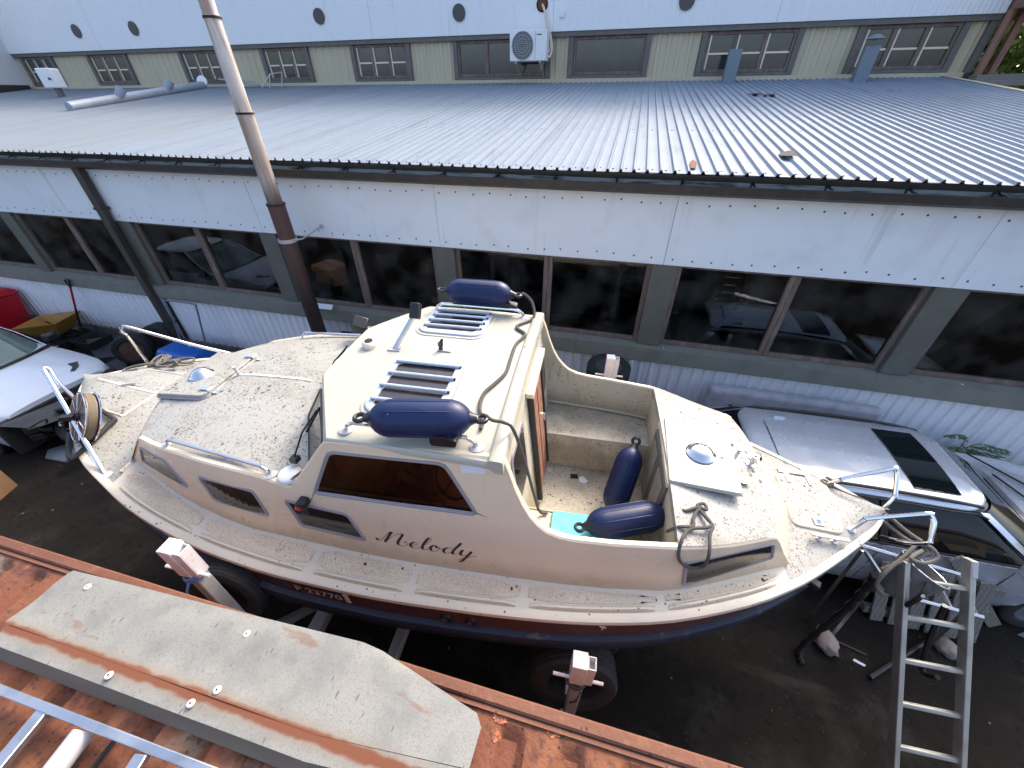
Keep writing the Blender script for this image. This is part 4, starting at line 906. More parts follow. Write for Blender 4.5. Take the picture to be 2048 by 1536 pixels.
for s in (-1,1):
    a=V(-2.82,s*.885,zd(-2.82,.885)); ap=V(-3.68,s*.36,2.72); b=V(-3.74,s*.40,zd(-3.74,.4)) if s>0 else V(-3.45,s*.40,zd(-3.45,.4))
    if s>0:
        pts=[b,b.lerp(ap,.8)+V(-.02,0,0),ap+V(-.06,0,-.03),ap+V(-.03,.01,.02),ap+V(.06,.03,.01),ap.lerp(a,.5),a]
    else:
        pts=[a,a.lerp(ap,.5),a.lerp(ap,.93),ap,ap+V(.0,.03,-.02),ap.lerp(b,.3),b]
    mb=MB(); mb.tube(smooth_pts(pts,5),.0165,10); rl=mb.build('bow_rail',M['chrome'],boat)
    for q in (a,b): MB().lathe([(.05,0),(.05,.004),(.024,.014)],16,tuple(q)).build('rail_foot',M['galv'],rl)
    m_=a.lerp(ap,.55); MB().lathe([(.019,-.012),(.019,.012)],10,tuple(m_),tuple(ap-a)).build('rail_joint',M['galv'],rl)
# handrails
def handrail(p,q,h,name='hand_rail',mat_='chrome',flr=.045):
    p,q=V(p),V(q); d=(q-p).normalized(); up=V(0,0,h)
    pts=[p,p+up*.55+d*.015,p+up*.95+d*.06,p+up+d*.11,q+up-d*.11,q+up*.95-d*.06,q+up*.55-d*.015,q]
    o=MB().tube(smooth_pts(pts,3),.0135,10).build(name,M[mat_],boat)
    for e in (p,q): MB().lathe([(flr,0),(flr,.004),(.02,.012)],16,tuple(e)).build('rail_flange',M['galv'],o)
handrail((-2.03,-.80,crz(-2.03,-.8)-.004),(-1.10,-.90,crz(-1.1,-.9)-.004),.065)
handrail((-2.03,.80,crz(-2.03,.8)-.004),(-1.10,.90,crz(-1.1,.9)-.004),.065)
handrail((-.475,-.80,zr(-.475,-.8)),(.345,-.79,zr(.345,-.79)),.065)
handrail((-.475,.80,zr(-.475,.8)),(.345,.80,zr(.345,.8)),.065)
# skylights
def skylight(u0,u1,v0,v1):
    zf=lambda x,y,o_:(x,y,zr(x,y)+o_)
    ow=rrect(u0,u1,v0,v1,.10,6)
    MB().loft([[zf(x,y,-.005) for x,y in inset(ow,-.035)],[zf(x,y,.007) for x,y in inset(ow,-.028)],[zf(x,y,.009) for x,y in inset(ow,-.002)]],cap=False).build('skylight_plinth',M['gel'],boat,smooth=40)
    mb=MB(); mb.loft([[zf(x,y,.004) for x,y in ow],[zf(x,y,.02) for x,y in inset(ow,.004)],[zf(x,y,.024) for x,y in inset(ow,.012)],[zf(x,y,.024) for x,y in inset(ow,.055)],[zf(x,y,.010) for x,y in inset(ow,.062)]],cap=False)
    f=mb.build('skylight',M['alub'],boat,smooth=40)
    MB().tube([zf(x,y,.007) for x,y in inset(ow,-.003)],.0045,5,closed=True).tube([zf(x,y,.022) for x,y in inset(ow,.058)],.004,5,closed=True).build('skylight_gasket',M['frame'],f)
    MB().prism(inset(ow,.05),.008,.014,zf).build('pane',M['skyl'],f,smooth=0)
    for k in range(4):
        v=v0+.085+(v1-v0-.17)*k/3+.02
        mb=MB(); mb.tube([zf(u0+.035,v,.036),zf(u1-.035,v,.036)],.0115,8); mb.lathe([(.010,0),(.010,.014)],8,zf(u1-.035,v,.03),(1,0,0),1); mb.lathe([(.010,0),(.010,.014)],8,zf(u0+.05,v,.03),(-1,0,0),1)
        mb.build('skylight_bar',[M['alub'],M['black']],f)
skylight(-.46,.085,-.66,-.09); skylight(-.47,.085,.30,.79)
# cleats under the fenders
for s,u in ((-1,.17),(1,.20)):
    v=s*.83; z=zr(u,v); mb=MB(); mb.prism(rpoly([(u-.075,z+.04),(u+.075,z+.05),(u+.085,z+.10),(u-.02,z+.12),(u-.08,z+.10)],.02),v-.035,v+.035,lambda x,y,o_:(x,o_,y)); mb.lathe([(.018,0),(.02,.002)],10,(u,v-.036,z+.075),(0,-1,0)); mb.build('fender_clip',M['black'],boat,bevel=.008)
# compass light, mast bracket, horn
mb=MB(); u,v=-.745,.045; z=zr(u,v); mb.lathe([(.055,0),(.058,.03),(.05,.045),(.038,.052)],20,(u,v,z)); c_=mb.build('mushroom_vent',M['white'],boat); MB().lathe([(.034,.05),(.03,.058),(.001,.058)],16,(u,v,z)).build('vent_cap',M['blackm'],c_)
mb=MB(); a=V(-.53,.03,zr(-.53,.03)+.005); b=V(-.42,.22,zr(-.42,.22)+.20); mb.box(a,(.10,.05,.008)); mb.bar(a,b,.035,.02); mk=mb.build('mast_bracket',M['alu'],boat)
MB().box(b+V(.01,.02,.03),(.075,.065,.12),Matrix.Rotation(R(-35),3,'X')).build('lamp_holder',M['black'],mk,bevel=.008)
mb=MB(); u,v=-.17,.10; z=zr(u,v); mb.box((u+.03,v-.03,z+.006),(.11,.035,.012)); hk=mb.build('horn_base',M['alu'],boat,bevel=.004)
MB().tube([(u,v-.03,z+.01),(u,v-.02,z+.06),(u+.01,v,z+.085)],[.018,.015,.01],8).lathe([(.022,0),(.022,.02)],10,(u,v-.025,z+.045),(0,0,1)).build('horn',M['black'],hk)
# trunk hatch with vent, hinges, stick
th=[(-2.615,-.345),(-2.16,-.335),(-2.13,-.30),(-2.16,.30),(-2.20,.345),(-2.615,.345)]
fh=MB().prism(rpoly(th,.03),0,.05,lambda x,y,o_:(x,y,crz(x,y)+o_-.012)).build('fore_hatch',M['deck'],boat,bevel=.008)
MB().tube([(x,y,crz(x,y)+.004) for x,y in rpoly(inset(th,-.006),.03)],.011,6,closed=True).build('hatch_seal',M['frame'],fh)
mb=MB(); u,v=-2.42,-.06; z=crz(u,v)+.038; mb.lathe([(.10,0),(.10,.008),(.088,.016),(.06,.05),(.03,.064),(.001,.066)],26,(u,v,z)); mb.build('ventilator',M['chrome'],boat,smooth=50)
for v in (-.25,.27):
    mb=MB(); z=crz(-2.15,v)+.042; mb.box((-2.19,v,z),(.08,.045,.006)); mb.box((-2.10,v,z-.025),(.06,.045,.006)); mb.tube([(-2.145,v-.025,z),(-2.145,v+.025,z)],.008,6); mb.build('hatch_hinge',M['chrome'],boat)
mb=MB(); mb.tube([(-2.08,0,crz(-2.08,0)),(-2.10,.0,crz(-2.08,0)+.075)],[.016,.011],8); mb.lathe([(.02,0),(.02,.012)],8,(-2.10,0,crz(-2.08,0)+.075)); mb.build('hatch_stay',M['galv'],boat)
# white GPS puck, nav light, floodlight
mb=MB(); u,v=-.965,-.885; z=crz(u,v)-.01; mb.lathe([(.045,0),(.05,.02),(.072,.03),(.076,.05),(.066,.066),(.03,.072),(.001,.073)],24,(u,v,z)); mb.build('gps_antenna',M['acwhite'],boat,smooth=50)
u,z=-.83,2.425; v=-SV(u,z); nl=MB().box((u,v-.03,z+.01),(.065,.07,.06)).build('nav_light',M['black'],boat,bevel=.012); MB().box((u-.02,v-.055,z-.012),(.045,.035,.03)).build('red_lens',M['navred'],nl,bevel=.006)
mb=MB(); mb.box((-1.33,.83,2.76),(.14,.13,.15),Matrix.Rotation(R(30),3,'X')@Matrix.Rotation(R(25),3,'Y')); fl=mb.build('floodlight',M['black'],boat,bevel=.01); MB().tube([(-1.28,.86,2.60),(-1.24,.86,2.66),(-1.25,.84,2.74)],.012,8).build('light_bracket',M['galv'],fl)
# bow step ring and tiny foredeck fittings
ringp=[(-3.62,-.30),(-3.24,-.40),(-3.20,-.46),(-3.17,-.78),(-3.21,-.82),(-3.45,-.62)]
MB().tube([(p.x,p.y,zd(p.x,p.y)+.035) for p in smooth_pts([(a,b,0) for a,b in ringp],4)],.02,8).build('bow_step',M['rubber'],boat)
for (u,v) in ((-3.52,.02),(-3.42,.36),(-3.55,.42)):
    mb=MB(); z=zd(u,v); mb.box((u,v,z+.006),(.09,.03,.008),.6); mb.bar((u-.06,v-.03,z+.02),(u+.06,v+.03,z+.02),.012,.01); mb.build('deck_clip',M['galv'],boat)
# hull fittings
def hullside(u,d,off=0):
    p=V(hullpt(u,-1,d)); p.y-=off; return p
for u in (.19,.36):
    mb=MB(); c=hullside(u,.13,.0); mb.lathe([(.042,0),(.04,.015),(.028,.02),(.02,.004)],16,c,(0,-1,.02)); mb.build('skin_fitting',M['black'],boat)
for u in (-.50,1.20,-2.0): 
    c=hullside(u,.05,.0); mb=MB(); mb.bar(c+V(-.02,-.006,.0),c+V(.02,-.006,.0),.008,.008); mb.bar(c+V(0,-.006,0),c+V(0,-.006,-.04),.007,.007); mb.build('tarp_hook',M['white'],boat)
c=hullside(2.62,.14); mb=MB(); mb.bar(c+V(-.05,.03,.02),c+V(.06,-.04,.0),.06,.05); mb.build('hull_fairlead',M['black'],boat,bevel=.008)
# registration number
def textmesh(body,size):
    cu=bpy.data.curves.new('t','FONT'); cu.body=body; cu.size=size; cu.resolution_u=3; o=bpy.data.objects.new('t',cu); COL.objects.link(o)
    bpy.context.view_layer.update(); dg=bpy.context.evaluated_depsgraph_get(); me=bpy.data.meshes.new_from_object(o.evaluated_get(dg)); bpy.data.objects.remove(o,do_unlink=True)
    return [tuple(v.co) for v in me.vertices],[tuple(p.vertices) for p in me.polygons]
def htext(x,y,off): # x along hull, y up
    u=-.905+x; d=.155-y; p=V(hullpt(u,-1,d)); p.y-=off; return tuple(p)
vv,ff=textmesh('P 23770',.105); xw=max(v[0] for v in vv)
mb=MB(); mb.add([htext(v[0]*.36/xw,v[1],.004) for v in vv],ff); mb.build('registration_number',M['regtext'],boat,smooth=0)
M['regplate']=mat('faded_maroon_band',(.085,.040,.036),.4,0,[dict(scale=20,lo=.5,hi=.7,col=(.065,.028,.025),amt=.6)])
mb=MB(); mb.grid([[htext(x,y,.002) for x in lin(-.035,.43,8)] for y in (-.02,.10)]); mb.build('number_band',M['regplate'],boat)
mb=MB(); mb.grid([[htext(x,y,.0045) for x in lin(.385,.425,3)] for y in (-.012,.085)]); mb.build('number_end_mark',M['regtext'],boat)
# script name: pen strokes, s along u, t up (z)
def stroke(pts,wmin=.0035,wmax=.017,ang=R(52)):
    P=smooth_pts([(a,b,0) for a,b in pts],8); n=len(P); L_=[];R_=[]
    for i,p in enumerate(P):
        t=(P[min(i+1,n-1)]-P[max(i-1,0)]); 
        if t.length<1e-6: t=V(1,0,0)
        t.normalize(); w=wmin+(wmax-wmin)*max(0,-t.y)**1.3*(1 if True else 0)
        if t.y<0: w=max(w,wmin)
        nrm=V(-t.y,t.x,0); e=min(1,(i+1)/3,(n-i)/3); L_.append(p+nrm*w*e/2); R_.append(p-nrm*w*e/2)
    return L_,R_
K=[ # M
 [(.035,.30),(.0,.26),(.03,.17),(.13,.22),(.30,.62),(.44,.93),(.50,.98),(.50,.90)],
 [(.50,.97),(.44,.75),(.30,.30),(.24,.10)],[(.24,.10),(.40,.42),(.62,.82),(.80,.98),(.86,.95)],
 [(.86,.96),(.80,.75),(.68,.35),(.66,.12),(.76,.04),(.90,.12),(.98,.30),(.94,.40),(.86,.34)],
 # e
 [(1.00,.14),(1.12,.20),(1.24,.31),(1.28,.43),(1.22,.50),(1.12,.42),(1.05,.24),(1.07,.09),(1.15,.03),(1.28,.08),(1.40,.22)],
 # l
 [(1.38,.20),(1.56,.55),(1.70,.88),(1.70,1.0),(1.63,.96),(1.52,.66),(1.42,.28),(1.42,.07),(1.50,.04),(1.62,.16)],
 # o
 [(1.88,.44),(1.78,.48),(1.67,.30),(1.68,.08),(1.78,.03),(1.90,.18),(1.93,.38),(1.87,.47),(1.84,.36),(1.96,.30),(2.06,.36)],
 # d
 [(2.32,.40),(2.22,.48),(2.08,.32),(2.06,.10),(2.15,.03),(2.27,.14),(2.36,.34)],[(2.36,.34),(2.46,.62),(2.60,1.0)],[(2.60,1.0),(2.50,.72),(2.36,.34),(2.32,.10),(2.38,.03),(2.50,.14)],
 # y
 [(2.50,.18),(2.58,.40),(2.62,.46),(2.58,.28),(2.56,.10),(2.64,.03),(2.76,.16),(2.88,.44)],[(2.90,.46),(2.80,.18),(2.68,-.18),(2.58,-.42),(2.50,-.48),(2.50,-.38),(2.62,-.18),(2.82,.0),(3.06,.18)]]
mb=MB()
def tmap(p):
    u=-.355+p.x*.231; z=2.142+p.y*.125-.003*p.x; return (u,-SV(u,z,.0022),z)
for st in K:
    Lp,Rp=stroke([(a,b*.541) for a,b in st],.012,.088)
    for q in Lp+Rp: q.y/=.541
    mb.grid([[tmap(p) for p in Lp],[tmap(p) for p in Rp]])
mb.lathe([(.012,0),(.011,.001)],10,(-.352,-SV(-.352,2.165,.0015),2.172),(0,-1,-.15))
mb.build('boat_name',M['text'],boat,smooth=0)
MB().prism([(.262,2.925),(.385,2.927),(.412,2.905),(.412,2.862),(.27,2.852)],.001,.003,onside(-1,0)).build('paper_notice',M['paper'],boat,smooth=0)
# wheelhouse interior
MB().bb(-1.1,.5,-.86,.86,1.52,1.56).build('cabin_sole',M['dashwood'],boat)
mb=MB(); mb.add([(-.86,-.86,2.46),(-.28,-.82,2.44),(-.28,.82,2.44),(-.86,.86,2.46),(-.86,-.86,1.6),(-.20,-.82,1.6),(-.20,.82,1.6),(-.86,.86,1.6)],[(0,1,2,3),(0,4,5,1),(1,5,6,2),(2,6,7,3),(3,7,4,0)]); ds=mb.build('dashboard',M['dashwood'],boat,bevel=.01)
mb=MB(); mb.box((-.18,-.42,2.40),(.16,.42,.03),Matrix.Rotation(R(28),3,'Y')); ip=mb.build('instrument_panel',M['black'],ds,bevel=.006)
for v in (-.56,-.44,-.32): MB().lathe([(.034,0),(.034,.008),(.028,.009)],14,(-.165,v,2.415),(.47,0,.88)).build('gauge',M['chrome'],ip)
for v in (-.66,-.18): MB().bar((-.30,v,2.46),(-.02,v,2.30),.035,.04).build('panel_trim',M['trimwood'],ds)
mb=MB(); c=V(-.0,-.42,2.20); ax=V(.75,0,.66).normalized(); b1=ax.orthogonal().normalized(); b2=ax.cross(b1)
mb.tube([c+(b1*math.cos(t*math.pi/12)+b2*math.sin(t*math.pi/12))*.17 for t in range(24)],.014,8,closed=True)
for k in range(3): mb.tube([c,c+(b1*math.cos(k*2.09)+b2*math.sin(k*2.09))*.17],.01,6)
mb.build('steering_wheel',M['black'],boat)
MB().bb(.15,.46,-.86,-.3,1.56,2.05).build('helm_seat',M['blackm'],boat,bevel=.04)
# ================================================================== FENDERS AND ROPES ON THE BOAT
def make_fender(name,label,p,q,rope=None,group='navy boat fenders',roll=0):
    p,q=BW(*p),BW(*q); c=(p+q)/2; d=(q-p).normalized()
    o=thing(name,label,'fender',c,0,group)
    a=d.cross(V(0,0,1)).normalized(); b=a.cross(d)
    M3=Matrix((d,a,b)).transposed()@Matrix.Rotation(R(roll),3,'X')
    tf=lambda x,y,z: tuple(M3@V(x,y,z))
    prof=[(.030,-.292),(.045,-.285),(.062,-.272),(.083,-.25),(.099,-.222),(.109,-.19),(.112,-.16),(.1125,0),(.112,.16),(.109,.19),(.099,.222),(.083,.25),(.062,.272),(.045,.285),(.030,.292)]
    n=28; mb=MB(); mb.loft([[tf(x,r*math.cos(2*math.pi*k/n),r*math.sin(2*math.pi*k/n)) for k in range(n)] for r,x in prof])
    mb.build('body',M['fender'],o,smooth=60)
    mb=MB()
    for k in range(9):
        t=2*math.pi*(k+.5)/9; mb.tube([tf(x,rr*math.cos(t),rr*math.sin(t)) for x,rr in ((-.185,.108),(-.17,.1115),(0,.1125),(.17,.1115),(.185,.108))],.0035,6)
    mb.build('moulded_rib',M['fender'],o)
    for s in (-1,1):
        mb=MB(); mb.tube([tf(s*x,0,0) for x in (.275,.30,.325)],[.052,.035,.024],14)
        ring=[tf(s*(.350+.03*math.cos(t*math.pi/10)),.030*math.sin(t*math.pi/10),0) for t in range(20)]
        mb.tube(ring,.0135,8,closed=True)
        mb.build('eye',M['fendend'],o)
    if rope:
        inv=Matrix.Translation(-c)
        for rp,rad in rope: MB().tube([tuple(inv@BW(*x)) for x in smooth_pts(rp,6)],rad,8).build('line',M['rope'],o)
    return o
rz=lambda u,v: (u,v,zr(u,v)+.013)
make_fender('boat_fender','navy fender with dark line lying on the near rail of the wheelhouse roof',(-.34,-.83,3.125),(.365,-.705,3.125),
  [([(.395,-.70,3.125),(.38,-.69,3.14),(.42,-.70,3.12),(.48,-.685,3.10),(.535,-.665,3.03),(.60,-.62,2.72),(.66,-.55,2.32),(.70,-.475,2.03),(.76,-.455,1.99)],.0105)])
make_fender('boat_fender','navy fender with long dark line lying on the far rail of the wheelhouse roof',(-.42,.84,3.20),(.28,.85,3.20),
  [([(.31,.85,3.20),(.33,.87,3.21),(.40,.86,3.15),(.44,.79,3.07),rz(.42,.72),rz(.34,.60),rz(.33,.53),rz(.405,.46),rz(.415,.40),rz(.375,.25),rz(.375,.05),rz(.375,-.12),rz(.33,-.25),rz(.28,-.37),rz(.285,-.50),rz(.33,-.60),rz(.335,-.67)],.0125)])
ta=lambda u,v: (u,v,2.425)
make_fender('boat_fender','navy fender lying over the aqua mat on the near cockpit bench, line looped on deck',(1.02,-.60,2.10),(1.65,-.37,2.12),
  [([(1.665,-.365,2.12),(1.68,-.36,2.16),(1.66,-.47,2.36),(1.65,-.57,2.42),ta(1.74,-.53),ta(1.795,-.535),ta(1.785,-.49),ta(1.74,-.52),ta(1.78,-.60),ta(1.81,-.655),ta(1.78,-.72),(1.765,-.83,2.38),(1.765,-.835,2.25),(1.68,-.85,2.24),(1.60,-.86,2.33),(1.60,-.80,2.42),ta(1.66,-.71),ta(1.78,-.67),ta(1.80,-.63),ta(1.745,-.55),ta(1.70,-.62),ta(1.685,-.68),(1.60,-.70,2.42),(1.56,-.66,2.30)],.0105)])
make_fender('boat_fender','navy fender standing on end in the cockpit against the locker doors',(1.42,.24,2.09),(1.30,-.10,1.74),[([(1.43,.255,2.09),(1.44,.28,2.14),(1.44,.30,2.11),(1.45,.32,2.03)],.009)])
W3=lambda *p: BW(*p)
def bthing(mb,name,mats,label,cat,group=None,**k):
    for i,p in enumerate(mb.v): mb.v[i]=tuple(BW(*p))
    return tag(mb.build(name,mats,**k),label,cat,group)
mb=MB(); mb.prism(rpoly([(.80,-.425),(1.34,-.40),(1.33,-.80),(.80,-.84)],.01),1.985,2.0); bthing(mb,'foam_mat',M['aquamat'],'pale aqua foam mat on the near cockpit bench under the fender','mat',bevel=.004)
mb=MB()
for k in range(26):
    a=V(1.50+random.gauss(0,.06),-.70+random.gauss(0,.05),2.0+random.random()*.05); mb.tube(smooth_pts([a,a+V(random.gauss(0,.04),random.gauss(0,.04),.02),a+V(random.gauss(0,.07),random.gauss(0,.05),0)],3),.004,4)
bthing(mb,'netting',M['greenscr'],'crumpled dark green netting under the fender on the near cockpit bench','netting')
mb=MB(); mb.prism([(.915,.325),(.985,.335),(.995,.285),(.92,.275)],1.583,1.589); bthing(mb,'wallet_card',M['black'],'small black card on the cockpit floor','card')
mb=MB(); mb.prism([(1.0,.30),(1.045,.325),(1.09,.27),(1.06,.235),(1.01,.245)],1.583,1.586); bthing(mb,'paper_scrap',M['paper'],'small pale paper scrap on the cockpit floor beside the black card','paper')
mb=MB(); mb.add([(.72,-.28,1.585),(.86,-.36,1.60),(.85,-.25,1.64),(.76,-.20,1.60)],[(0,1,2,3)]); 
M['brownrag']=mat('brown_rag',(.16,.09,.085),.8); bthing(mb,'rag',M['brownrag'],'small brown flap of cloth in the cockpit corner below the door','rag',smooth=0)
# rope coil on the foredeck
pts=[]
for k in range(46):
    t=k*.62; rr=.55+.3*math.sin(k*1.9); cu,cv=-3.60+.05*math.sin(k*.9),.46+.04*math.cos(k*1.3)
    u=cu+.15*rr*math.cos(t)+.06*math.sin(t*.37); v=cv+.085*rr*math.sin(t); pts.append((u,v,zd(-3.6,.46)+.025+.035*abs(math.sin(k*.7))))
pts=[(-3.72,.27,zd(-3.7,.3)+.02),(-3.80,.20,zd(-3.7,.3)+.02),(-3.84,.24,zd(-3.7,.3)+.02),(-3.74,.33,zd(-3.7,.3)+.03)]+pts+[(-3.45,.60,2.26),(-3.36,.60,2.25),(-3.38,.52,2.25),(-3.5,.5,2.27)]
bthing(MB().tube(smooth_pts(pts,4),.012,7),'rope_coil',M['ropeg'],'tangled grey rope heaped on the far side of the foredeck','rope')
# cable reel on near bow rail
rc=BW(-3.27,-.60,2.44); ax=V(-.30,-.78,.55).normalized()
rl=thing('rope_reel','round brown spoked strap reel clamped to the near bow rail','reel',rc)
b1=ax.orthogonal().normalized(); b2=ax.cross(b1)
MB().lathe([(.20,-.10),(.205,-.03),(.03,-.03),(.03,-.10)],32,(0,0,0),ax).lathe([(.208,-.115),(.208,-.108),(.03,-.10),(.03,-.115)],32,(0,0,0),ax).build('drum',M['brownreel'],rl)
M['webbing']=mat('khaki_webbing',(.15,.12,.075),.8,0,[dict(scale=40,lo=.4,hi=.7,col=(.13,.11,.07),amt=.8)])
MB().lathe([(.196,-.095),(.207,-.09),(.207,-.045),(.196,-.04)],32,(0,0,0),ax).build('webbing',M['webbing'],rl)
mb=MB()
for z in (-.112,-.025): mb.tube([ax*z+(b1*math.cos(t*math.pi/18)+b2*math.sin(t*math.pi/18))*.212 for t in range(36)],.006,6,closed=True)
for k in range(9): d=b1*math.cos(k*.698)+b2*math.sin(k*.698); mb.tube([ax*-.022+d*.03,ax*-.022+d*.21],.0045,5)
mb.build('wire_rim',M['chrome'],rl)
mb=MB(); mb.lathe([(.035,-.12),(.04,.02),(.025,.03)],14,(0,0,0),ax); mb.box(ax*.03,(.10,.04,.04),.4); mb.tube([ax*.03,ax*.05+b1*.09],.012,6); mb.build('hub',M['black'],rl)
# bucket, ropes at stern
bk_=thing('bucket','grimy grey bucket tied under the stern rails','bucket',(2.44,2.14,1.62)); axb=V(.40,.22,.89).normalized()
MB().lathe([(.001,.0),(.105,.0),(.112,.01),(.148,.27),(.154,.275),(.154,.285),(.143,.285),(.107,.02),(.001,.015)],28,-axb*.06,axb).build('pail',M['bucket'],bk_)
MB().tube([axb*.222+ (axb.orthogonal().normalized()*math.cos(t*math.pi/16)+axb.cross(axb.orthogonal().normalized())*math.sin(t*math.pi/16))*.1495 for t in range(32)],.005,6,closed=True).build('rim_wire',M['alu'],bk_)
q=V(-.03,-.16,.13); MB().tube(smooth_pts([q+V(.05,.06,.10),q+V(.01,-.0,.05),q+V(-.02,-.02,-.06),q+V(-.02,.0,-.12)],5),[.018]*16,10).build('handle_grip',M['black'],bk_)
mb=MB(); 
for z in (.06,.0,-.06): mb.lathe([(.012,0),(.013,.004)],10,q+V(.0,-.016,z),(-.1,-1,.35))
mb.build('grip_mark',M['white'],bk_)
sr=[(2.98,.23,2.05),(3.0,.18,2.06),(3.06,.14,2.055),(3.15,.09,2.06),(3.30,.02,2.02),(3.42,-.08,1.97),(3.50,-.17,1.96),(3.52,-.22,1.93),(3.42,-.25,1.90),(3.30,-.30,1.86),(3.22,-.33,1.80)]
mb=MB(); mb.tube(smooth_pts(sr,6),.014,8); mb.tube(smooth_pts([(3.30,.0,1.96),(3.42,-.14,1.94),(3.50,-.20,1.98),(3.53,-.26,1.95),(3.45,-.30,1.92),(3.36,-.29,1.93),(3.46,-.22,1.95)],6),.013,8); mb.tube(smooth_pts([(3.28,-.30,1.85),(3.40,-.27,1.90),(3.50,-.22,1.93),(3.46,-.17,1.95),(3.36,-.25,1.90),(3.22,-.36,1.80),(3.20,-.40,1.70),(3.27,-.42,1.62)],6),.013,8)
for k in range(3): mb.tube([(2.96+.035*math.cos(t*.5+k)*1.,.21+.035*math.sin(t*.5+k),2.045+.012*k+.002*t) for t in range(13)],.010,6)
bthing(mb,'mooring_rope',M['ropeg'],'grey twisted rope wound round the stern rails above the bucket','rope')
hr=[(3.22,-.33,1.72),(3.30,-.28,1.50),(3.36,-.25,1.1),(3.38,-.22,.6),(3.40,-.20,.15),(3.42,-.20,.03),(3.40,-.32,.02)]
bthing(MB().tube(smooth_pts(hr,8),[.028+.008*math.sin(k*1.7) for k in range(49)],8),'hanging_rope',M['blackm'],'thick black rope hanging from the stern down to the ground','rope')
# ================================================================== TRAILER
tl=thing('boat_trailer','white and galvanised boat trailer with upright posts and black tyres under the hull','trailer',BL,BA)
PST=[(1.085,-1.37,1.93),(-1.325,-1.465,2.53),(1.236,1.50,2.27),(-1.325,1.5,2.3)]
for i,(u,v,zt) in enumerate(PST):
    s=1 if v<0 else -1
    p=MB().bb(u-.038,u+.038,v-.038,v+.038,.45,zt-.12).build('post',M['galv'],tl,bevel=.006)
    sl_=MB().bb(u-.058,u+.032,v-.047,v+.047,zt-.27,zt).build('post_sleeve',M['postwhite'],p,bevel=.006)
    mb=MB(); x0,x1=u+.034,u+.082; y0,y1=v-.036,v+.036; t=.006
    mb.bb(x0,x1,y0,y0+t,zt-.27,zt-.015); mb.bb(x0,x1,y1-t,y1,zt-.27,zt-.015); mb.bb(x0,x0+t,y0+t,y1-t,zt-.27,zt-.015); mb.bb(x1-t,x1,y0+t,y1-t,zt-.27,zt-.015); mb.bb(x0+t,x1-t,y0+t,y1-t,zt-.24,zt-.1)
    mb.build('side_tube',M['postwhite'],p,bevel=.002)
    MB().tube([(u-.16,v-.02,zt-.24),(u+.15,v-.02,zt-.24)],.011,8).build('pin',M['postwhite'],p)
    mb=MB()
    for k in range(3): mb.tube([(u-.005+.058*math.cos(t*math.pi/8),v+.056*math.sin(t*math.pi/8),zt-.285-.016*k+.01*math.sin(t)) for t in range(16)],.008,6,closed=True)
    mb.tube(smooth_pts([(u+.02,v-.07*s,zt-.29),(u-.0,v-.10*s,zt-.36),(u-.03,v-.09*s,zt-.46)],4),.007,6)
    mb.build('lashing',[M['rope'],M['stickb'],M['copper'],M['rope']][i],p)
    MB().bar((u-.02,v+.05,1.2),(u-.02,v+.60*s,.55),.06,.06).build('brace',M['galv'],p)
for u in (-1.325,1.1): MB().bb(u-.06,u+.06,-1.50,1.55,.42,.54).build('cross_beam',M['galv'],tl,bevel=.008)
for v in (-.55,.55): MB().bb(-3.4,1.15,v-.06,v+.06,.30,.42).build('frame_beam',M['galv'],tl,bevel=.008)
MB().bb(-.55,-.45,-1.45,1.45,.42,.52).build('cross_beam',M['galv'],tl,bevel=.008)
for v in (-.5,.5): MB().bb(-2.6,1.2,v-.08,v+.08,.56,.72).build('hull_bunk',M['greywood'],tl,bevel=.01)
def tyre(par,c,ax,r,w,rimmat,name='tyre',tread=True,local=True):
    c=V(c); ax=V(ax).normalized(); h=w/2; ri=r*.60
    prof=[(ri,-h*.80),(ri+.02,-h*.98),((r+ri)/2,-h*1.06),(r*.93,-h*.98),(r*.985,-h*.80)]
    if tread:
        g=.010
        for k in range(4):
            a=-h*.8+h*1.6*(k+.5)/4; q=h*.07; prof+=[(r-.002,a-q*1.6),(r-g,a-q),(r-g,a+q),(r-.002,a+q*1.6)]
    prof+=[(r*.985,h*.80),(r*.93,h*.98),((r+ri)/2,h*1.06),(ri+.02,h*.98),(ri,h*.80)]
    n=64; a=ax.orthogonal().normalized(); b=ax.cross(a); secs=[]
    for k,(rr,z) in enumerate(prof):
        secs.append([c+ax*z+(a*math.cos(2*math.pi*j/n)+b*math.sin(2*math.pi*j/n))*(rr-(.005 if (tread and j%2 and 4<k<len(prof)-5 and rr>r-.005) else 0)) for j in range(n)])
    mb=MB(); mb.loft(secs,cap=False); mb.loft([secs[-1],secs[0]],cap=False); t=mb.build(name,M['rubber'],par,smooth=30)
    if rimmat:
        mb=MB(); mb.lathe([(ri+.004,-h*.8),(ri-.015,-h*.75),(ri-.03,-h*.2),(ri*.55,-h*.05),(ri*.5,h*.25),(.03,h*.3),(.001,h*.3)],32,c,ax); mb.lathe([(ri+.004,h*.8),(ri-.015,h*.75),(ri-.03,h*.30),(ri*.72,h*.32),(ri*.62,h*.50),(ri*.35,h*.46),(ri*.30,h*.55),(.001,h*.56)],32,c,ax)
        rm=mb.build('rim',rimmat,t,smooth=40)
        mb=MB()
        for k in range(12):
            d=a*math.cos(k*math.pi/6)+b*math.sin(k*math.pi/6); mb.lathe([(.016,0),(.016,.002)],8,c+ax*(h*.42)+d*ri*.66,ax)
        mb.build('rim_hole',M['black'],rm,smooth=0)
    return t
inv=MAT['boat_trailer'].inverted(); rim_d=mat('dark_steel_rim',(.03,.03,.03),.6,.2)
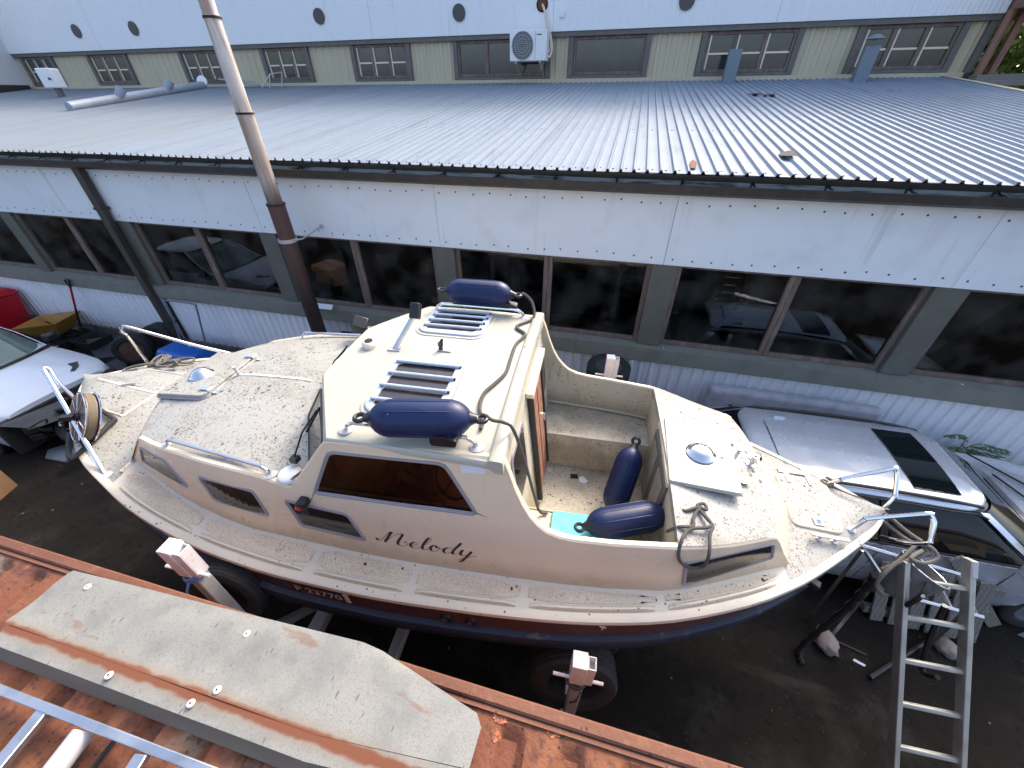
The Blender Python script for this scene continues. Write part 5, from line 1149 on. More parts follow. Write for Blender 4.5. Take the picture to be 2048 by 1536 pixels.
for (x,y,rz_) in ((.20,1.75,0),(-2.9,1.6,0),(.05,2.95,0),(-3.05,2.75,0)):
    c=inv@V(x,y,.385); ax=inv.to_3x3()@V(math.sin(R(rz_)),-math.cos(R(rz_)),0); tyre(tl,c,ax,.385,.23,rim_d,'wheel')
    MB().tube([c,c+V(0,.5 if c.y<0 else -.5,0)],.04,10).build('axle',M['iron'],tl)
for (u,v,z,r,lab) in ((1.085,-1.20,1.17,.315,'treaded black tyre wedged between the hull and the post at bottom centre'),(-1.46,-1.325,1.67,.28,'treaded black tyre wedged between the hull and the left trailer post')):
    t=thing('cushion_tyre',lab,'tyre',BW(u,v,z),R(3.7),'tyres wedged between hull and trailer posts'); tyre(t,(0,0,0),(.08,-1,.20),r,.205 if r>.3 else .165,None,'tyre_body')
# ================================================================== TYRES, MATTRESS, PLANT BY THE WALL
for k in range(6):
    t=thing('stacked_tyre','topmost tyre of the stack by the wall behind the far trailer post' if k==5 else 'old tyre lower in the stack by the wall behind the far trailer post','tyre',(.17+random.uniform(-.02,.02),5.08,.115+.225*k),0,'stacked tyres by the wall')
    tyre(t,(0,0,0),(random.uniform(-.02,.02),-.03,1),.33,.215,M['acdark'] if k==5 else None,'tyre_body',k==5)
mt=MB(); mt.box((2.78,5.22,.56),(2.22,.19,1.12),Matrix.Rotation(R(-6),3,'X')); tag(mt.build('foam_mattress',M['mattress'],bevel=.07,seg=4),'grey foam mattress leaning on the wall behind the silver car','mattress')
pl=thing('weed','green leafy weed growing by the wall beside the silver car bonnet','plant',(5.12,5.30,0))
mb=MB(); mbl=MB()
for k in range(15):
    a=random.uniform(0,6.28); L_=random.uniform(.35,.78); p0=V(random.gauss(0,.05),random.gauss(0,.03),.05); p1=p0+V(math.cos(a)*.06,-abs(math.sin(a))*.05,L_); p2=p1+V(math.cos(a)*.28,-abs(math.sin(a))*.16,.06)
    st=smooth_pts([p0,p1,p2],6); mb.tube(st,.005,5)
    for q in range(4,len(st)):
        for s in (-1,1):
            d=V(math.cos(a+s*.9),-abs(math.sin(a+s*.9)),random.uniform(-.2,.3)).normalized(); n_=d.cross(V(0,0,1)).normalized(); l=random.uniform(.07,.14); b=st[q]
            mbl.add([b,b+d*l*.5+n_*l*.16,b+d*l,b+d*l*.5-n_*l*.16],[(0,1,2,3)])
mb.build('stem',M['leaf'],pl); mbl.build('leaves',M['leaf'],pl,smooth=0)
# ================================================================== CARS
def plan(x0,x1,hw,r0,r1,z,n=8,cr=.0,bow0=0,bow1=0):
    # closed outline, rear x0 front x1
    pts=[]
    def arc(cx,cy,r,a0,a1):
        for k in range(n): a=R(a0+(a1-a0)*k/(n-1)); pts.append((cx+r*math.cos(a),cy+r*math.sin(a)))
    arc(x1-r1,hw-r1,r1,0,90)
    for k in range(1,8): x=x1-r1+(x0+r0-x1+r1)*k/8; pts.append((x,hw))
    arc(x0+r0,hw-r0,r0,90,180); 
    arc(x0+r0,-hw+r0,r0,180,270)
    for k in range(1,8): x=x0+r0+(x1-r1-x0-r0)*k/8; pts.append((x,-hw))
    arc(x1-r1,-hw+r1,r1,270,360)
    out=[]
    for x,y in pts:
        q=1-(y/hw)**2; xx=x+(bow1*q if x>x1-r1-.01 else 0)-(bow0*q if x<x0+r0+.01 else 0)
        out.append((xx,y,z+cr*(1-abs(y)/hw)))
    return out
def car(t,P,paint,glass,wsm,front=True):
    # P: dict of longitudinal stations
    bx0,bx1,hw=P['bx0'],P['bx1'],P['hw']; bel=P['belt']
    prof=P['prof'] # (x, hood/belt height)
    hz=itp(prof); secs=[]
    for x in lin(bx0,bx1,30):
        e=min(1,(x-bx0)/.35+.55,(bx1-x)/.5+.62); w=hw*e**.5; z=hz(x); lo=.22 if bx0+.2<x<bx1-.2 else .35
        secs.append([(x,-w*.93,lo),(x,-w,.38),(x,-w,.58),(x,-w*.985,min(.72,z-.06)),(x,-w*.955,z-.035),(x,-w*.90,z-.004),(x,-w*.55,z+.018),(x,0,z+.026),(x,w*.55,z+.018),(x,w*.90,z-.004),(x,w*.955,z-.035),(x,w*.985,min(.72,z-.06)),(x,w,.58),(x,w,.38),(x,w*.93,lo)])
    body=MB().loft(secs).build('body',paint,t,smooth=40,bevel=0)
    a=plan(P['gx0'],P['gx1'],hw*.945,.30,.42,bel,bow1=P.get('bow',.16),bow0=.06); b=plan(P['rx0'],P['rx1'],P['rhw'],.20,.22,P['rz'],bow1=.10,bow0=.04)
    mid=[tuple(V(p).lerp(V(q),.55)+V(0,(.03 if p[1]>0 else -.03),0)) for p,q in zip(a,b)]
    gh=MB().loft([a,mid,b],cap=False).build('cabin_glass',glass,t,smooth=60)
    # roof
    nb=len(b); mb=MB(); r0=[(p[0],p[1]*1.015,p[2]-.02) for p in b]; r1=[(p[0],p[1]*1.0,p[2]+.018) for p in b]; r2=[(p[0]*.985+.015*(P['rx0']+P['rx1'])/2,p[1]*.94,p[2]+.038) for p in b]; r3=[(p[0]*.9+.1*(P['rx0']+P['rx1'])/2,p[1]*.6,p[2]+.058) for p in b]; r4=[(p[0]*.6+.4*(P['rx0']+P['rx1'])/2,p[1]*.15,p[2]+.068) for p in b]
    mb.loft([r0,r1,r2,r3,r4],cap=False); mb.add(r4,[tuple(range(nb))]); rf=mb.build('roof',paint,t,smooth=60)
    # pillars
    def pil(x0,x1,s,wd,name='pillar',m=paint):
        def on(xb,xr):
            pb=V(xb,s*hw*.948,bel-.01); pt=V(xr,s*P['rhw']*1.008,P['rz']); pm=pb.lerp(pt,.55)+V(0,s*.036,0); return [pb,pm,pt]
        A_=on(x0-wd/2,x1-wd/2*.8); B_=on(x0+wd/2,x1+wd/2*.8)
        MB().loft([[tuple(A_[k]+V(0,s*.012,0)),tuple(B_[k]+V(0,s*.012,0)),tuple(B_[k]),tuple(A_[k])] for k in range(3)]).build(name,m,t,smooth=60)
    for s in (-1,1):
        for (x0,x1,wd,mm) in P['pillars']: pil(x0,x1,s,wd,'pillar',paint if mm else M['black'])
    # windscreen pane sits proud of the glass shell
    nf=[i for i in range(len(a)) if abs(a[i][1])<hw*.90 and a[i][0]>P['gx1']-.5]
    nf.sort(key=lambda i:a[i][1])
    rows=[]
    for k in (0.06,.4,.7,.94):
        row=[]
        for i in nf:
            p=V(a[i]);q=V(b[i]); m_=V(mid[i]); v=p.lerp(m_,k/.55) if k<.55 else m_.lerp(q,(k-.55)/.45); row.append(tuple(v+V(.012,0,.008)))
        rows.append(row)
    MB().grid(rows).build('windscreen',wsm,t,smooth=60)
    # wheels
    for x in P['wheels']:
        for s in (-1,1): tyre(t,(x,s*(hw-.10),.31),(0,s,0),.31,.2,M['alu'],'wheel',False)
    return body,rf
wg=thing('estate_car','silver estate car with dark sunroof parked between the boat stern and the workshop','car',(3.0,3.93,0),R(1.8))
PW=dict(bx0=-1.85,bx1=2.95,hw=.88,belt=.925,prof=[(-1.85,.80),(-1.7,.93),(1.6,.94),(1.95,.93),(2.5,.84),(2.95,.66)],gx0=-1.70,gx1=1.62,rx0=-1.17,rx1=.86,rhw=.60,rz=1.355,pillars=[(1.42,.80,.09,1),(.05,-.05,.07,0),(-.95,-.85,.08,1),(-1.55,-1.12,.16,1)],wheels=(-1.2,1.75),bow=.14)
body,rf=car(wg,PW,M['silver'],M['carglass'],M['carglass'])
def rz_(x,y,dz=0): return (x,y,PW['rz']+.018+.05*(1-(abs(y)/.60)**2.2)+dz)
MB().grid([[rz_(x,y,.016) for y in lin(-.47,.43,9)] for x in lin(.26,.66,5)]).build('sunroof',M['carglass'],wg,smooth=60)
for s in (-1,1):
    mb=MB(); mb.tube(smooth_pts([(-1.02,s*.575,1.37),(-.95,s*.57,1.405),(-.3,s*.575,1.43),(.4,s*.57,1.415),(.80,s*.555,1.375)],5),.017,8); mb.build('roof_rail',M['black'],wg)
    mb=MB(); mb.tube(smooth_pts([(-1.25,s*.635,1.33),(-.4,s*.64,1.355),(.5,s*.64,1.345),(.86,s*.64,1.30),(1.46,s*.835,.945)],5),.012,6); mb.build('drip_moulding',M['black'],wg)
    mb=MB(); mb.box((1.18,s*.97,.985),(.12,.20,.13)); mb.build('door_mirror',M['silver'],wg,bevel=.035,seg=3)
    MB().tube([(-1.6,s*.845,.935),(1.5,s*.842,.942)],.010,6).build('window_trim',M['black'],wg)
    for x in (-.95,.02,1.15): MB().bar((x,s*.884,.34),(x+.02,s*.868,.88),.006,.006).build('door_gap',M['black'],wg)
    for x in (-.55,.42): MB().bar((x-.11,s*.885,.80),(x+.09,s*.885,.80),.03,.03).build('door_handle',M['silver'],wg,bevel=.008)
mb=MB(); mb.grid([[rz_(x,y,.004) for y in lin(-.55,.55,9)] for x in (-.945,-.935)]); mb.build('tailgate_seam',M['black'],wg,smooth=0)
MB().loft([[rz_(-.80+k*.06,.40+j*.03,.002+h) for j,h in ((-.6,0),(0,.03),(.6,0))] for k in range(3)]).build('roof_antenna',M['alub'],wg)
mb=MB(); mb.bar((2.0,-.35,.97),(1.72,.42,.985),.02,.012); mb.bar((2.05,.25,.97),(1.65,.75,.985),.02,.012); mb.build('wiper',M['black'],wg)
wc=thing('damaged_car','white car with its front bumper missing and engine parts exposed left of the bow','car',(-10.6,2.98,0),R(-1))
PC=dict(bx0=-2.1,bx1=2.18,hw=.86,belt=.95,prof=[(-2.1,.85),(-1.7,.96),(.6,.985),(.95,.975),(1.6,.93),(2.0,.86),(2.18,.80)],gx0=-1.9,gx1=.80,rx0=-1.2,rx1=-.10,rhw=.60,rz=1.42,pillars=[(.62,-.16,.09,1),(-.5,-.55,.07,0),(-1.5,-1.15,.12,1)],wheels=(-1.5,1.45),bow=.16)
car(wc,PC,M['carwhite'],M['carglass'],M['wsglass'])
# cut front: dark engine bay below the bonnet edge
eb=MB().bb(2.02,2.21,-.80,.74,.2,.70).build('engine_bay',M['blackm'],wc)
mb=MB(); mb.box((2.24,.1,.60),(.05,1.25,.12)); mb.build('bumper_beam',M['iron'],eb,bevel=.02)
mb=MB(); mb.add([(2.18,-.82,.74),(2.55,-.62,.62),(2.6,-.2,.55),(2.3,-.05,.70),(2.42,-.5,.72)],[(0,1,4),(1,2,4),(2,3,4),(3,0,4)]); mb.build('splash_panel',M['slate'],wc,smooth=0)
for k in range(16):
    a=V(2.25+random.random()*.22,random.uniform(-.75,.2),random.uniform(.35,.62)); mb=MB(); mb.tube(smooth_pts([a]+[a+V(random.uniform(.0,.2),random.gauss(0,.16),random.gauss(0,.09)) for _ in range(3)],4),random.choice((.012,.018,.03)),7); mb.build('hose',random.choice((M['black'],M['rubber'],M['iron'],M['alu'] if k%5==0 else M['black'])),eb)
for k in range(5): MB().box((2.30+random.random()*.12,random.uniform(-.7,.1),random.uniform(.3,.6)),(.16,.2,.12),random.random()).build('engine_part',random.choice((M['iron'],M['blackm'],M['galv'] if k==2 else M['blackm'])),eb,bevel=.02)
for k in range(9):
    a=V(2.16,random.uniform(-.8,.6),.74+random.uniform(-.05,.02)); mb=MB(); mb.add([a,a+V(.05,random.uniform(.08,.2),-.02),a+V(random.uniform(.08,.2),random.uniform(.0,.12),-random.uniform(.08,.22)),a+V(.06,-.05,-.12)],[(0,1,2,3)]); mb.build('torn_lining',random.choice((M['blackm'],M['slate'],M['black'])),eb,smooth=0)
mb=MB(); mb.add([(2.19,-.86,.2),(2.23,-.86,.2),(2.25,.80,.2),(2.20,.80,.2),(2.16,-.87,.76),(2.2,-.86,.74),(2.22,.80,.72),(2.17,.80,.75)],[(1,2,6,5),(0,1,5,4),(3,2,6,7),(4,5,6,7)]); mb.build('front_panel',M['blackm'],eb,smooth=0)
MB().tube(smooth_pts([(2.05,.55,.72),(2.35,.60,.62),(2.6,.78,.5)],5),.014,6).build('bracket_bar',M['acwhite'],eb)
mb=MB(); mb.add([(1.72,.48,.944),(1.78,.60,.935),(1.92,.52,.882),(1.99,.40,.882),(1.95,.36,.925),(1.86,.46,.938)],[(0,1,2,5),(2,3,4,5)]); 
mb.v=[(a,b,itp(PC['prof'])(a)+.021) for a,b,c in mb.v]; mb.build('headlamp_gap',M['black'],wc,smooth=0)
mb=MB(); mb.box((.55,.98,1.02),(.14,.22,.17)); mb.build('door_mirror',M['black'],wc,bevel=.05,seg=3)
MB().tube(smooth_pts([(.86,-.80,1.0),(.97,-.3,1.015),(.985,0,1.02),(.95,.4,1.01),(.84,.78,1.0)],5),.03,8).build('windscreen_cowl',M['black'],wc)
lt=thing('spare_wheel','loose black tyre lying before the exposed engine of the white car','wheel',(-8.05,2.75,.30)); tyre(lt,(0,0,0),(.72,-.45,.5),.30,.19,None,'tyre_body',False)
# ================================================================== LEFT CLUTTER
bn=thing('red_bin','red plastic lidded bin by the wall behind the white car','bin',(-13.95,5.05,0))
mb=MB(); mb.loft([[(sx*a,sy*b,z) for sx,sy in ((-1,-1),(1,-1),(1,1),(-1,1))] for a,b,z in ((.26,.24,0),(.37,.34,.92))]); mb.build('bin_body',M['red'],bn,bevel=.03)
mb=MB(); mb.loft([[(sx*a,sy*b,z) for sx,sy in ((-1,-1),(1,-1),(1,1),(-1,1))] for a,b,z in ((.40,.37,.92),(.40,.37,.98),(.30,.29,1.06))]); mb.build('lid',M['red'],bn,bevel=.025)
wb=thing('wheelbarrow','mustard yellow wheelbarrow with dirty tray between red bin and shovel','wheelbarrow',(-12.35,5.0,0),R(18))
mb=MB(); mb.loft([[(-.25,-.22,.25),(.25,-.2,.25),(.25,.2,.25),(-.25,.22,.25)],[(-.48,-.36,.52),(.52,-.34,.62),(.52,.34,.62),(-.48,.36,.52)],[(-.46,-.34,.52),(.49,-.32,.615),(.49,.32,.615),(-.46,.34,.52)],[(-.23,-.2,.27),(.23,-.18,.27),(.23,.18,.27),(-.23,.2,.27)]]); mb.build('tray',[M['yellow']],wb,bevel=.01)
MB().add([(-.30,-.24,.33),(.34,-.21,.34),(.34,.21,.34),(-.30,.24,.33)],[(0,1,2,3)]).build('tray_dirt',M['tray'],wb,smooth=0)
for s in (-1,1): MB().tube(smooth_pts([(.6,s*.06,.2),(0,s*.2,.24),(-.6,s*.3,.5),(-.95,s*.32,.52)],4),.018,7).build('handle',M['iron'],wb)
tyre(wb,(.72,0,.19),(0,1,0),.19,.09,M['iron'],'wheel',False)
sh=thing('shovel','shovel with black D grip and red shaft leaning on the white wall','shovel',(-11.75,5.3,0))
MB().tube([(.30,.05,1.30),(.0,.02,.75)],.02,8).build('red_shaft',M['red'],sh); MB().tube(smooth_pts([(.0,.02,.75),(-.12,.0,.5),(-.18,-.06,.2)],4),.022,8).build('lower_shaft',M['black'],sh)
MB().tube(smooth_pts([(.30,.05,1.30),(.27,.05,1.44),(.37,.05,1.47),(.40,.05,1.44),(.31,.05,1.30)],4),.018,7).build('d_grip',M['black'],sh)
mb=MB(); mb.tube([(-.18,-.06,.22),(-.20,-.09,.10)],.024,8); mb.build('socket',M['copper'],sh); mb=MB(); mb.add([(-.32,-.1,.12),(-.06,-.1,.12),(-.08,-.32,.03),(-.19,-.38,.02),(-.30,-.32,.03)],[(0,1,2,3,4)]); mb.build('blade',M['iron'],sh,smooth=0)
sc_=thing('scrap_tub','low black tub with a bent metal bar beside the shovel','tub',(-12.0,4.75,0)); MB().lathe([(.30,0),(.36,.24),(.34,.24),(.28,.03),(.001,.03)],24).build('tub',M['blackm'],sc_); MB().tube(smooth_pts([(-.25,-.35,.22),(.1,-.42,.15),(.45,-.2,.25)],4),.018,6).build('bar',M['alu'],sc_)
s2=thing('black_bin','square black plastic crate at the foot of the shovel','crate',(-11.25,5.0,0)); mb=MB(); mb.loft([[(sx*a,sy*b,z) for sx,sy in ((-1,-1),(1,-1),(1,1),(-1,1))] for a,b,z in ((.26,.2,0),(.30,.24,.26),(.28,.22,.26),(.24,.18,.02))]); mb.build('crate_body',M['blackm'],s2,bevel=.01)
def slab(pts,z0,z1,name,m,label,cat,group=None): return tag(MB().prism(pts,z0,z1).build(name,m,bevel=.006),label,cat,group)
mb=MB(); mb.add([(-11.5,5.0,.16),(-10.75,4.62,.015),(-10.1,4.85,.03),(-10.5,5.35,.06),(-11.1,5.4,.14),(-11.5,5.0,.15),(-10.75,4.62,.005),(-10.1,4.85,.02),(-10.5,5.35,.05),(-11.1,5.4,.13)],[(0,1,2,3,4),(9,8,7,6,5),(0,5,6,1),(1,6,7,2),(2,7,8,3),(3,8,9,4),(4,9,5,0)]); tag(mb.build('rubber_mat',M['slate'],smooth=0),'dark slate mat with a curled edge, farther of two left of the rusty wheel','mat','slate mats on the ground')
slab([(-10.25,4.34),(-10.28,4.74),(-9.86,4.68),(-9.58,4.38),(-9.66,4.22)],.004,.03,'rubber_mat',M['slate'],'flat dark slate mat with an angular outline beside the bow rope','mat','slate mats on the ground')
wr=thing('steel_wheel','old wheel with rusty brown steel rim standing left of the blue tub','wheel',(-9.62,4.78,.33)); M['rimrust']=mat('rusty_rim',(.16,.08,.05),.75,.1,[dict(scale=12,lo=.45,hi=.7,col=(.10,.055,.04),amt=.8)]); tyre(wr,(0,0,0),(.60,-.80,.08),.335,.24,M['rimrust'],'tyre_body',False)
wr2=thing('steel_wheel','black tyre standing against the wall behind the rusty rimmed wheel','wheel',(-9.45,5.27,.35)); tyre(wr2,(0,0,0),(.25,-.95,.15),.34,.26,M['iron'],'tyre_body',False)
bt=thing('blue_tub','bright blue plastic tub upturned by the far side of the foredeck','tub',(-8.05,4.72,0),R(-6)); mb=MB(); mb.loft([[(sx*a,sy*b,z) for sx,sy in ((-1,-1),(1,-1),(1,1),(-1,1))] for a,b,z in ((.54,.34,0),(.52,.33,.42),(.44,.22,.62))]); mb.build('tub_body',M['blue'],bt,bevel=.05,seg=3)
lf=thing('hand_truck','thin grey bent tube frame standing behind the blue tub','frame',(-8.2,5.2,0)); MB().tube(smooth_pts([(-.55,-.1,.02),(-.45,0,.9),(-.42,.02,1.28),(-.36,.02,1.36),(.30,.02,1.36),(.35,.02,1.28),(.22,0,.8),(.10,-.1,.02)],4),.017,8).build('tube_frame',M['bluegrey'],lf)
slab([(-8.42,2.34),(-8.18,2.60),(-7.8,2.52),(-7.86,2.22),(-8.25,2.2)],.004,.05,'scrap_board',M['bluegrey'],'blue grey broken board lying on the ground below the bow','board')
cb_=thing('cardboard_box','open brown cardboard box at the left edge on the dark ground','box',(-8.42,1.22,0),R(20))
mb=MB(); w_,d_,h_,t=.5,.36,.48,.008
mb.bb(-w_,w_,-d_,-d_+t,0,h_); mb.bb(-w_,w_,d_-t,d_,0,h_); mb.bb(-w_,-w_+t,-d_+t,d_-t,0,h_); mb.bb(w_-t,w_,-d_+t,d_-t,0,h_); mb.bb(-w_+t,w_-t,-d_+t,d_-t,0,t); mb.build('carton',M['card'],cb_,smooth=0)
for s in (-1,1): MB().add([(-w_,s*d_,h_),(w_,s*d_,h_),(w_-.03,s*.03,h_+.015+.01*s),(-w_+.03,s*.03,h_+.015)],[(0,1,2,3)]).build('flap',M['card'],cb_,smooth=0)
MB().bb(w_-.004,w_+.003,-.1,.1,.22,.24).build('printed_line',M['black'],cb_)
npl=thing('number_plate','blue ended number plate on the workshop sill behind the flue pipe','number plate',(-5.02,5.36,1.535),R(2)); MB().box((0,0,.045),(.50,.012,.10),Matrix.Rotation(R(-50),3,'X')).build('plate',M['paper'],npl); MB().box((-.215,-.004,.048),(.07,.014,.098),Matrix.Rotation(R(-50),3,'X')).build('blue_band',M['plateblue'],npl)
vv,ff=textmesh('HY',.10); mb=MB(); rx=Matrix.Rotation(R(40),3,'X'); mb.add([tuple(rx@V(v[0]-.15,v[1]-.035,.0085)+V(0,0,.045)) for v in vv],ff); mb.build('lettering',M['text'],npl,smooth=0)
# ================================================================== RIGHT CLUTTER
ld=thing('boarding_ladder','dull aluminium ladder leaning from the ground up toward the boat stern','ladder',(2.77,.78,0))
La,Lb=V(2.57,.77,.0),V(2.355,2.17,1.885); Ra,Rb=V(2.985,.80,.0),V(2.745,2.245,1.955)
M['ladder']=mat('weathered_ladder_alu',(.44,.43,.38),.5,.55,[dict(scale=8,lo=.4,hi=.7,col=(.31,.30,.26),amt=.7),dict(scale=40,lo=.6,hi=.75,col=(.5,.48,.42),amt=.4)])
for a,b in ((La,Lb),(Ra,Rb)):
    mb=MB(); mb.bar(a,b,.034,.078,(0,-.8,.6)); mb.build('rail',M['ladder'],ld,world=True,bevel=.005)
MB().bar(Rb+V(.006,.0,-.0),Rb-(Rb-Ra).normalized()*.12+V(.006,0,0),.036,.085,(0,-.8,.6)).build('rail_cap',M['galv'],ld,world=True,bevel=.004)
for z in (.06,.31,.56,.815,1.065,1.315,1.565,1.785):
    t=z/1.885; mb=MB(); p,q=La.lerp(Lb,t),Ra.lerp(Rb,z/1.955); mb.bar(p,q,.034,.034,(0,-.8,.6)); mb.build('rung',M['ladder'],ld,world=True,bevel=.008)
plt=thing('pallet','weathered grey wooden pallet leaning by the silver car behind the ladder','pallet',(3.7,2.95,0))
for k in range(6):
    x=3.22+k*.165; mb=MB(); mb.bar((x+.10,2.80,.0+.02),(x-.06,3.0,.78),.115,.022,(0,-1,.2)); mb.build('board',M['greywood'],plt,world=True,bevel=.004)
for t in (.12,.5,.88): MB().bar((3.2,2.86+.2*t,.05+.72*t-.05),(4.2,2.86+.2*t,.05+.72*t-.05),.09,.07,(0,-1,.2)).build('stringer',M['greywood'],plt,world=True,bevel=.005)
tag(MB().bar((4.52,3.06,.02),(3.60,3.02,1.02),.12,.025,(0,-1,.3)).build('loose_plank',M['greywood'],bevel=.004),'single grey weathered plank leaning across the silver car door','plank')
al=thing('short_ladder','bright aluminium ladder section lying aslant on the pallet beside the car','ladder',(3.1,2.7,.8))
for p,q in (((2.50,2.70,1.32),(3.42,2.72,1.16)),((2.80,2.48,1.03),(3.62,2.55,.87))): MB().bar(p,q,.028,.06,(0,-.6,.8)).build('rail',M['alu'],al,world=True,bevel=.004)
for t in (.06,.36,.68,.95):
    p=V(2.50,2.70,1.32).lerp(V(3.42,2.72,1.16),t); q=V(2.80,2.48,1.03).lerp(V(3.62,2.55,.87),t); MB().bar(p,q,.03,.03).build('rung',M['alu'],al,world=True,bevel=.005)
for p in ((2.55,2.66,1.30),(2.75,2.56,1.02),(3.55,2.6,.9)): MB().bar(p,(p[0]+.06,p[1]-.05,0),.028,.028).build('leg',M['alu'],al,world=True)
def rock(name,c,r,label,m=M['stone']):
    mb=MB(); rows=[]
    for i in range(9):
        th_=math.pi*i/8; row=[]
        for j in range(14):
            ph=2*math.pi*j/14; k=1+.16*math.sin(3*ph+i)+.10*math.cos(5*ph-2*i); row.append((c[0]+r[0]*k*math.sin(th_)*math.cos(ph),c[1]+r[1]*k*math.sin(th_)*math.sin(ph),c[2]+r[2]*math.cos(th_)))
        rows.append(row)
    mb.loft(rows,cap=False); return tag(mb.build(name,m,smooth=50),label,'stone')
rock('stone',(2.70,2.42,.06),(.10,.14,.09),'rounded pinkish stone on the ground beside the hanging black rope')
rock('stone',(3.88,2.66,.05),(.09,.10,.08),'pale spotted stone on the ground under the right ladder rail')
tag(MB().tube([(3.02,2.18,.025),(3.6,2.6,.06),(4.22,3.03,.03)],.022,8).build('black_pole',M['black']),'long black pole lying on the ground behind the ladder','pole')
tag(MB().tube([(2.82,2.47,.012),(3.08,2.40,.012)],.009,6).build('twig',M['bark']),'thin dark twig on the ground right of the pinkish stone','twig')
tag(MB().tube(smooth_pts([(2.745,2.10,1.56),(2.80,2.02,1.2),(2.83,1.9,.95),(2.80,1.80,1.10)],5),.02,7).build('black_strap',M['black']),'black strap hanging down the right rail of the leaning ladder','strap')
slab([(4.70,3.02),(4.85,3.10),(5.1,3.02),(4.95,2.92)],.004,.014,'plastic_scrap',M['bluegrey'],'blue torn plastic scrap on the ground at the right edge','scrap')
slab([(2.93,2.31),(3.02,2.28),(3.04,2.30),(2.95,2.335)],.004,.010,'paper_litter',M['paper'],'small white litter on the ground left of the ladder','litter')
# ================================================================== CONTAINER IN THE FOREGROUND
ct=thing('shipping_container','rusty red brown shipping container roof in the near foreground','container',(-2.2,-.757,0),R(.6))
CX0,CX1=-3.6,3.5; CY0,CY1=-1.75,1.24
MB().loft([[(CX0,CY1-.05,2.535),(CX0,CY1-.05,2.60),(CX0,CY1-.042,2.608),(CX0,CY1-.008,2.608),(CX0,CY1,2.60),(CX0,CY1,2.50),(CX0,CY1-.05,2.50)],[(CX1,CY1-.05,2.535),(CX1,CY1-.05,2.60),(CX1,CY1-.042,2.608),(CX1,CY1-.008,2.608),(CX1,CY1,2.60),(CX1,CY1,2.50),(CX1,CY1-.05,2.50)]]).build('top_rail',M['rustrail'],ct)
MB().loft([[(x,CY1-.052,2.592),(x,CY1-.07,2.596),(x,CY1-.07,2.585)] for x in lin(CX0,CX1,40)]).build('weld_seam',M['rustrail'],ct)
mb=MB(); xs=lin(CX0,CX1,620); ys=[CY1-.05,CY1-.085,CY1-.10,CY1-.115,CY1-.13,CY1-.16,-.2,-.9,CY0]
def dimple(x,y):
    p=(x-CX0+.02)%.235; a=min(1,max(0,(p-.02)/.026))*min(1,max(0,(.135-p)/.026)); e=min(1,max(0,(CY1-.088-y)/.045)); return -.034*a*e
mb.grid([[(x,y,2.584+dimple(x,y)) for x in xs] for y in ys]); mb.build('roof_panel',M['rust'],ct,smooth=30)
MB().bb(CX0,CX1,CY0,CY1-.02,.12,2.50).build('side_walls',M['rustrail'],ct,bevel=0)
mb=MB(); 
x=CX0+.1
while x<CX1-.1: mb.add([(x,CY1-.02,.15),(x+.07,CY1+.0,.15),(x+.14,CY1+.0,.15),(x+.21,CY1-.02,.15),(x,CY1-.02,2.49),(x+.07,CY1,2.49),(x+.14,CY1,2.49),(x+.21,CY1-.02,2.49)],[(0,1,5,4),(1,2,6,5),(2,3,7,6)]); x+=.28
mb.build('corrugated_side',M['rust'],ct,smooth=0)
def blot(cx,cy,rx,ry,z,m,name):
    mb=MB(); n=22; mb.add([(cx+rx*math.cos(t*6.2832/n)*random.uniform(.55,1.15),cy+ry*math.sin(t*6.2832/n)*random.uniform(.55,1.15),z) for t in range(n)],[tuple(range(n))]); return mb
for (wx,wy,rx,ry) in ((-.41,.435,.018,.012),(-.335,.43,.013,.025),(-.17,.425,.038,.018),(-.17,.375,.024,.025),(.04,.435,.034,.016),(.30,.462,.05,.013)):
    lo=MAT['shipping_container'].inverted()@V(wx,wy,0); mb=blot(lo.x,lo.y,rx,ry,0,None,''); mb.v=[(a,b,2.5865+dimple(a,b)) for a,b,_ in mb.v]; mb.build('painted_light_spot',M['patch'],ct,smooth=0)  # bright spots of light near the roof edge, painted as flat orange blots
# bent galvanised sheet lying on the roof
sh_=thing('metal_sheet','bent galvanised metal sheet with rusty seam and pale washers lying on the rusty container roof','metal sheet',(-1.5,.25,2.6))
S=lambda x,y,z:(x+1.5,y-.25,z-2.6)
zt=2.665
mb=MB(); nx=26
top_e=lambda x: (.415+(.505-.415)*(x+2.45)/1.65); bot_e=lambda x: (.155+(.185-.155)*(x+2.45)/1.65)
rows=[]
for k in range(9):
    rows.append([S(x-(.03*k/8 if x<-2.4 else 0),top_e(x)+(bot_e(x)-top_e(x))*k/8,zt+.003*math.sin(x*5+k)+(.004*math.sin(k*.8))) for x in lin(-2.44,-.82,nx)])
b0=len(mb.v); mb.grid(rows); 
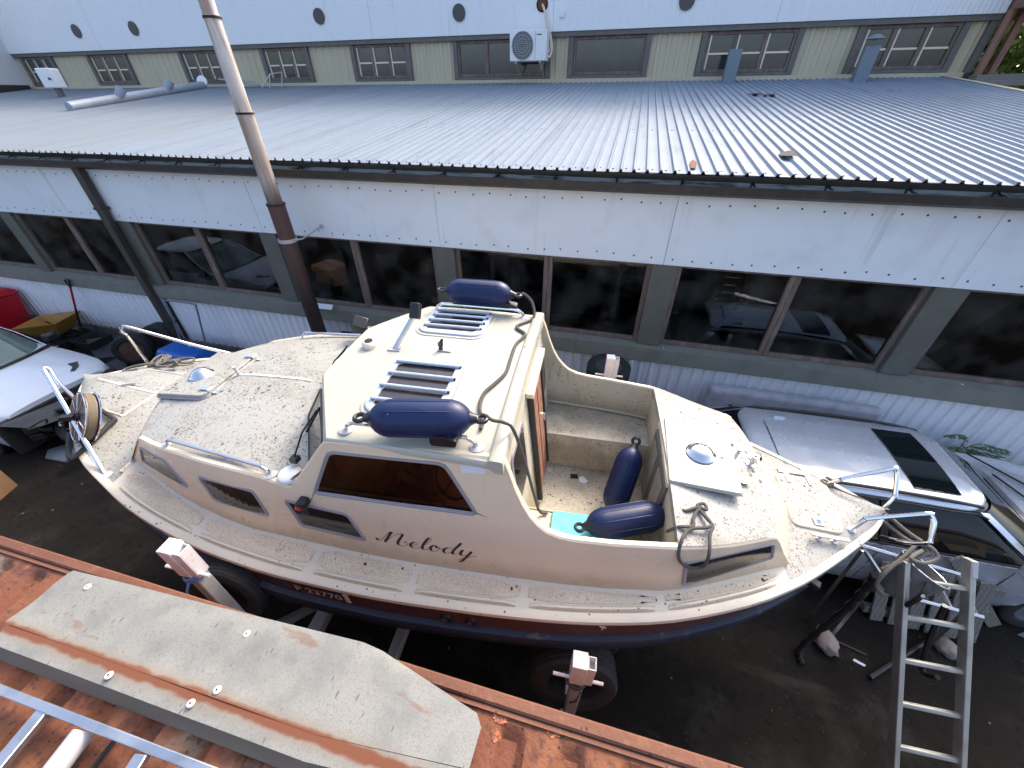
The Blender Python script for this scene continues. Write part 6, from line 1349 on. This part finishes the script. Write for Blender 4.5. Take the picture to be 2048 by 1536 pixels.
# tapered end folding down
e=[rows[k][-1] for k in range(9)]; tip=[S(-.80+.575*(1-k/8*.02)*(1 if k>0 else 1)*(.12+.88*min(1,k/3.2)),(.50+(.40-.50)*min(1,k/3.2)) if k<=3 else .40-.15*(k-3)/5*1.02,zt-.012-.02*min(1,k/3)) for k in range(9)]
mb.grid([[V(a).lerp(V(b),t) for a,b in zip(e,tip)] for t in lin(0,1,6)])
mb.build('sheet_top',M['sheet'],sh_,smooth=20)
low=[S(x,bot_e(x)-.05,zt-.004) for x in lin(-2.44,-.82,nx)]
mb=MB(); mb.grid([[S(x,bot_e(x)-.001,zt-.0005) for x in lin(-2.44,-.82,nx)]+[S(-.25,.243,zt-.03)],[S(x,bot_e(x)-.075,zt-.006) for x in lin(-2.44,-.82,nx)]+[S(-.25,.17,zt-.035)]]); mb.build('sheet_flange',M['sheet'],sh_,smooth=20)
mb=MB(); mb.grid([[S(x,bot_e(x)-.076,zt-.006) for x in lin(-2.44,-.82,nx)]+[S(-.25,.169,zt-.035)],[S(x,bot_e(x)-.108,2.586) for x in lin(-2.44,-.82,nx)]+[S(-.25,.145,2.586)]]); mb.build('sheet_drop_edge',M['fascia'],sh_,smooth=20)
for (x,y) in ((-2.27,.372),(-1.345,.40),(-1.78,.125),(-1.30,.20),(-1.365,.138)):
    o=MB().lathe([(.013,-.002),(.0155,.002),(.013,.006),(.006,.007)],18,S(x,y,zt+.004)).lathe([(.004,.0),(.004,.0085)],8,S(x,y,zt+.004),(0,0,1),1).build('washer',[M['washer'],M['black']],sh_)
# aluminium ladder frame lying at the lower left
af=thing('roof_ladder','aluminium ladder frame lying on the container roof at lower left','ladder',(-1.6,0,2.62))
A=lambda x,y,z:(x+1.6,y,z-2.62)
MB().bar(A(-2.35,-.030,2.665),A(-.6,.015,2.665),.03,.055).build('rail',M['alu'],af,bevel=.004)
for x in (-1.90,-1.40,-.9): MB().bar(A(x,-.025,2.672),A(x+.09,-.55,2.672),.05,.028).build('rung',M['alu'],af,bevel=.004)
MB().tube([A(-1.70,-.035,2.648),A(-1.62,-.6,2.648)],.04,14).build('tube',M['galv'],af)
MB().bar(A(-2.35,-.48,2.665),A(-.6,-.44,2.665),.03,.055).build('rail',M['alu'],af,bevel=.004)
tag(MB().tube([(-1.60,-.02,2.60),(-1.585,-.3,2.60)],.009,6).build('dark_cable',M['black']),'thin dark cable on the container roof beside the aluminium frame','cable')
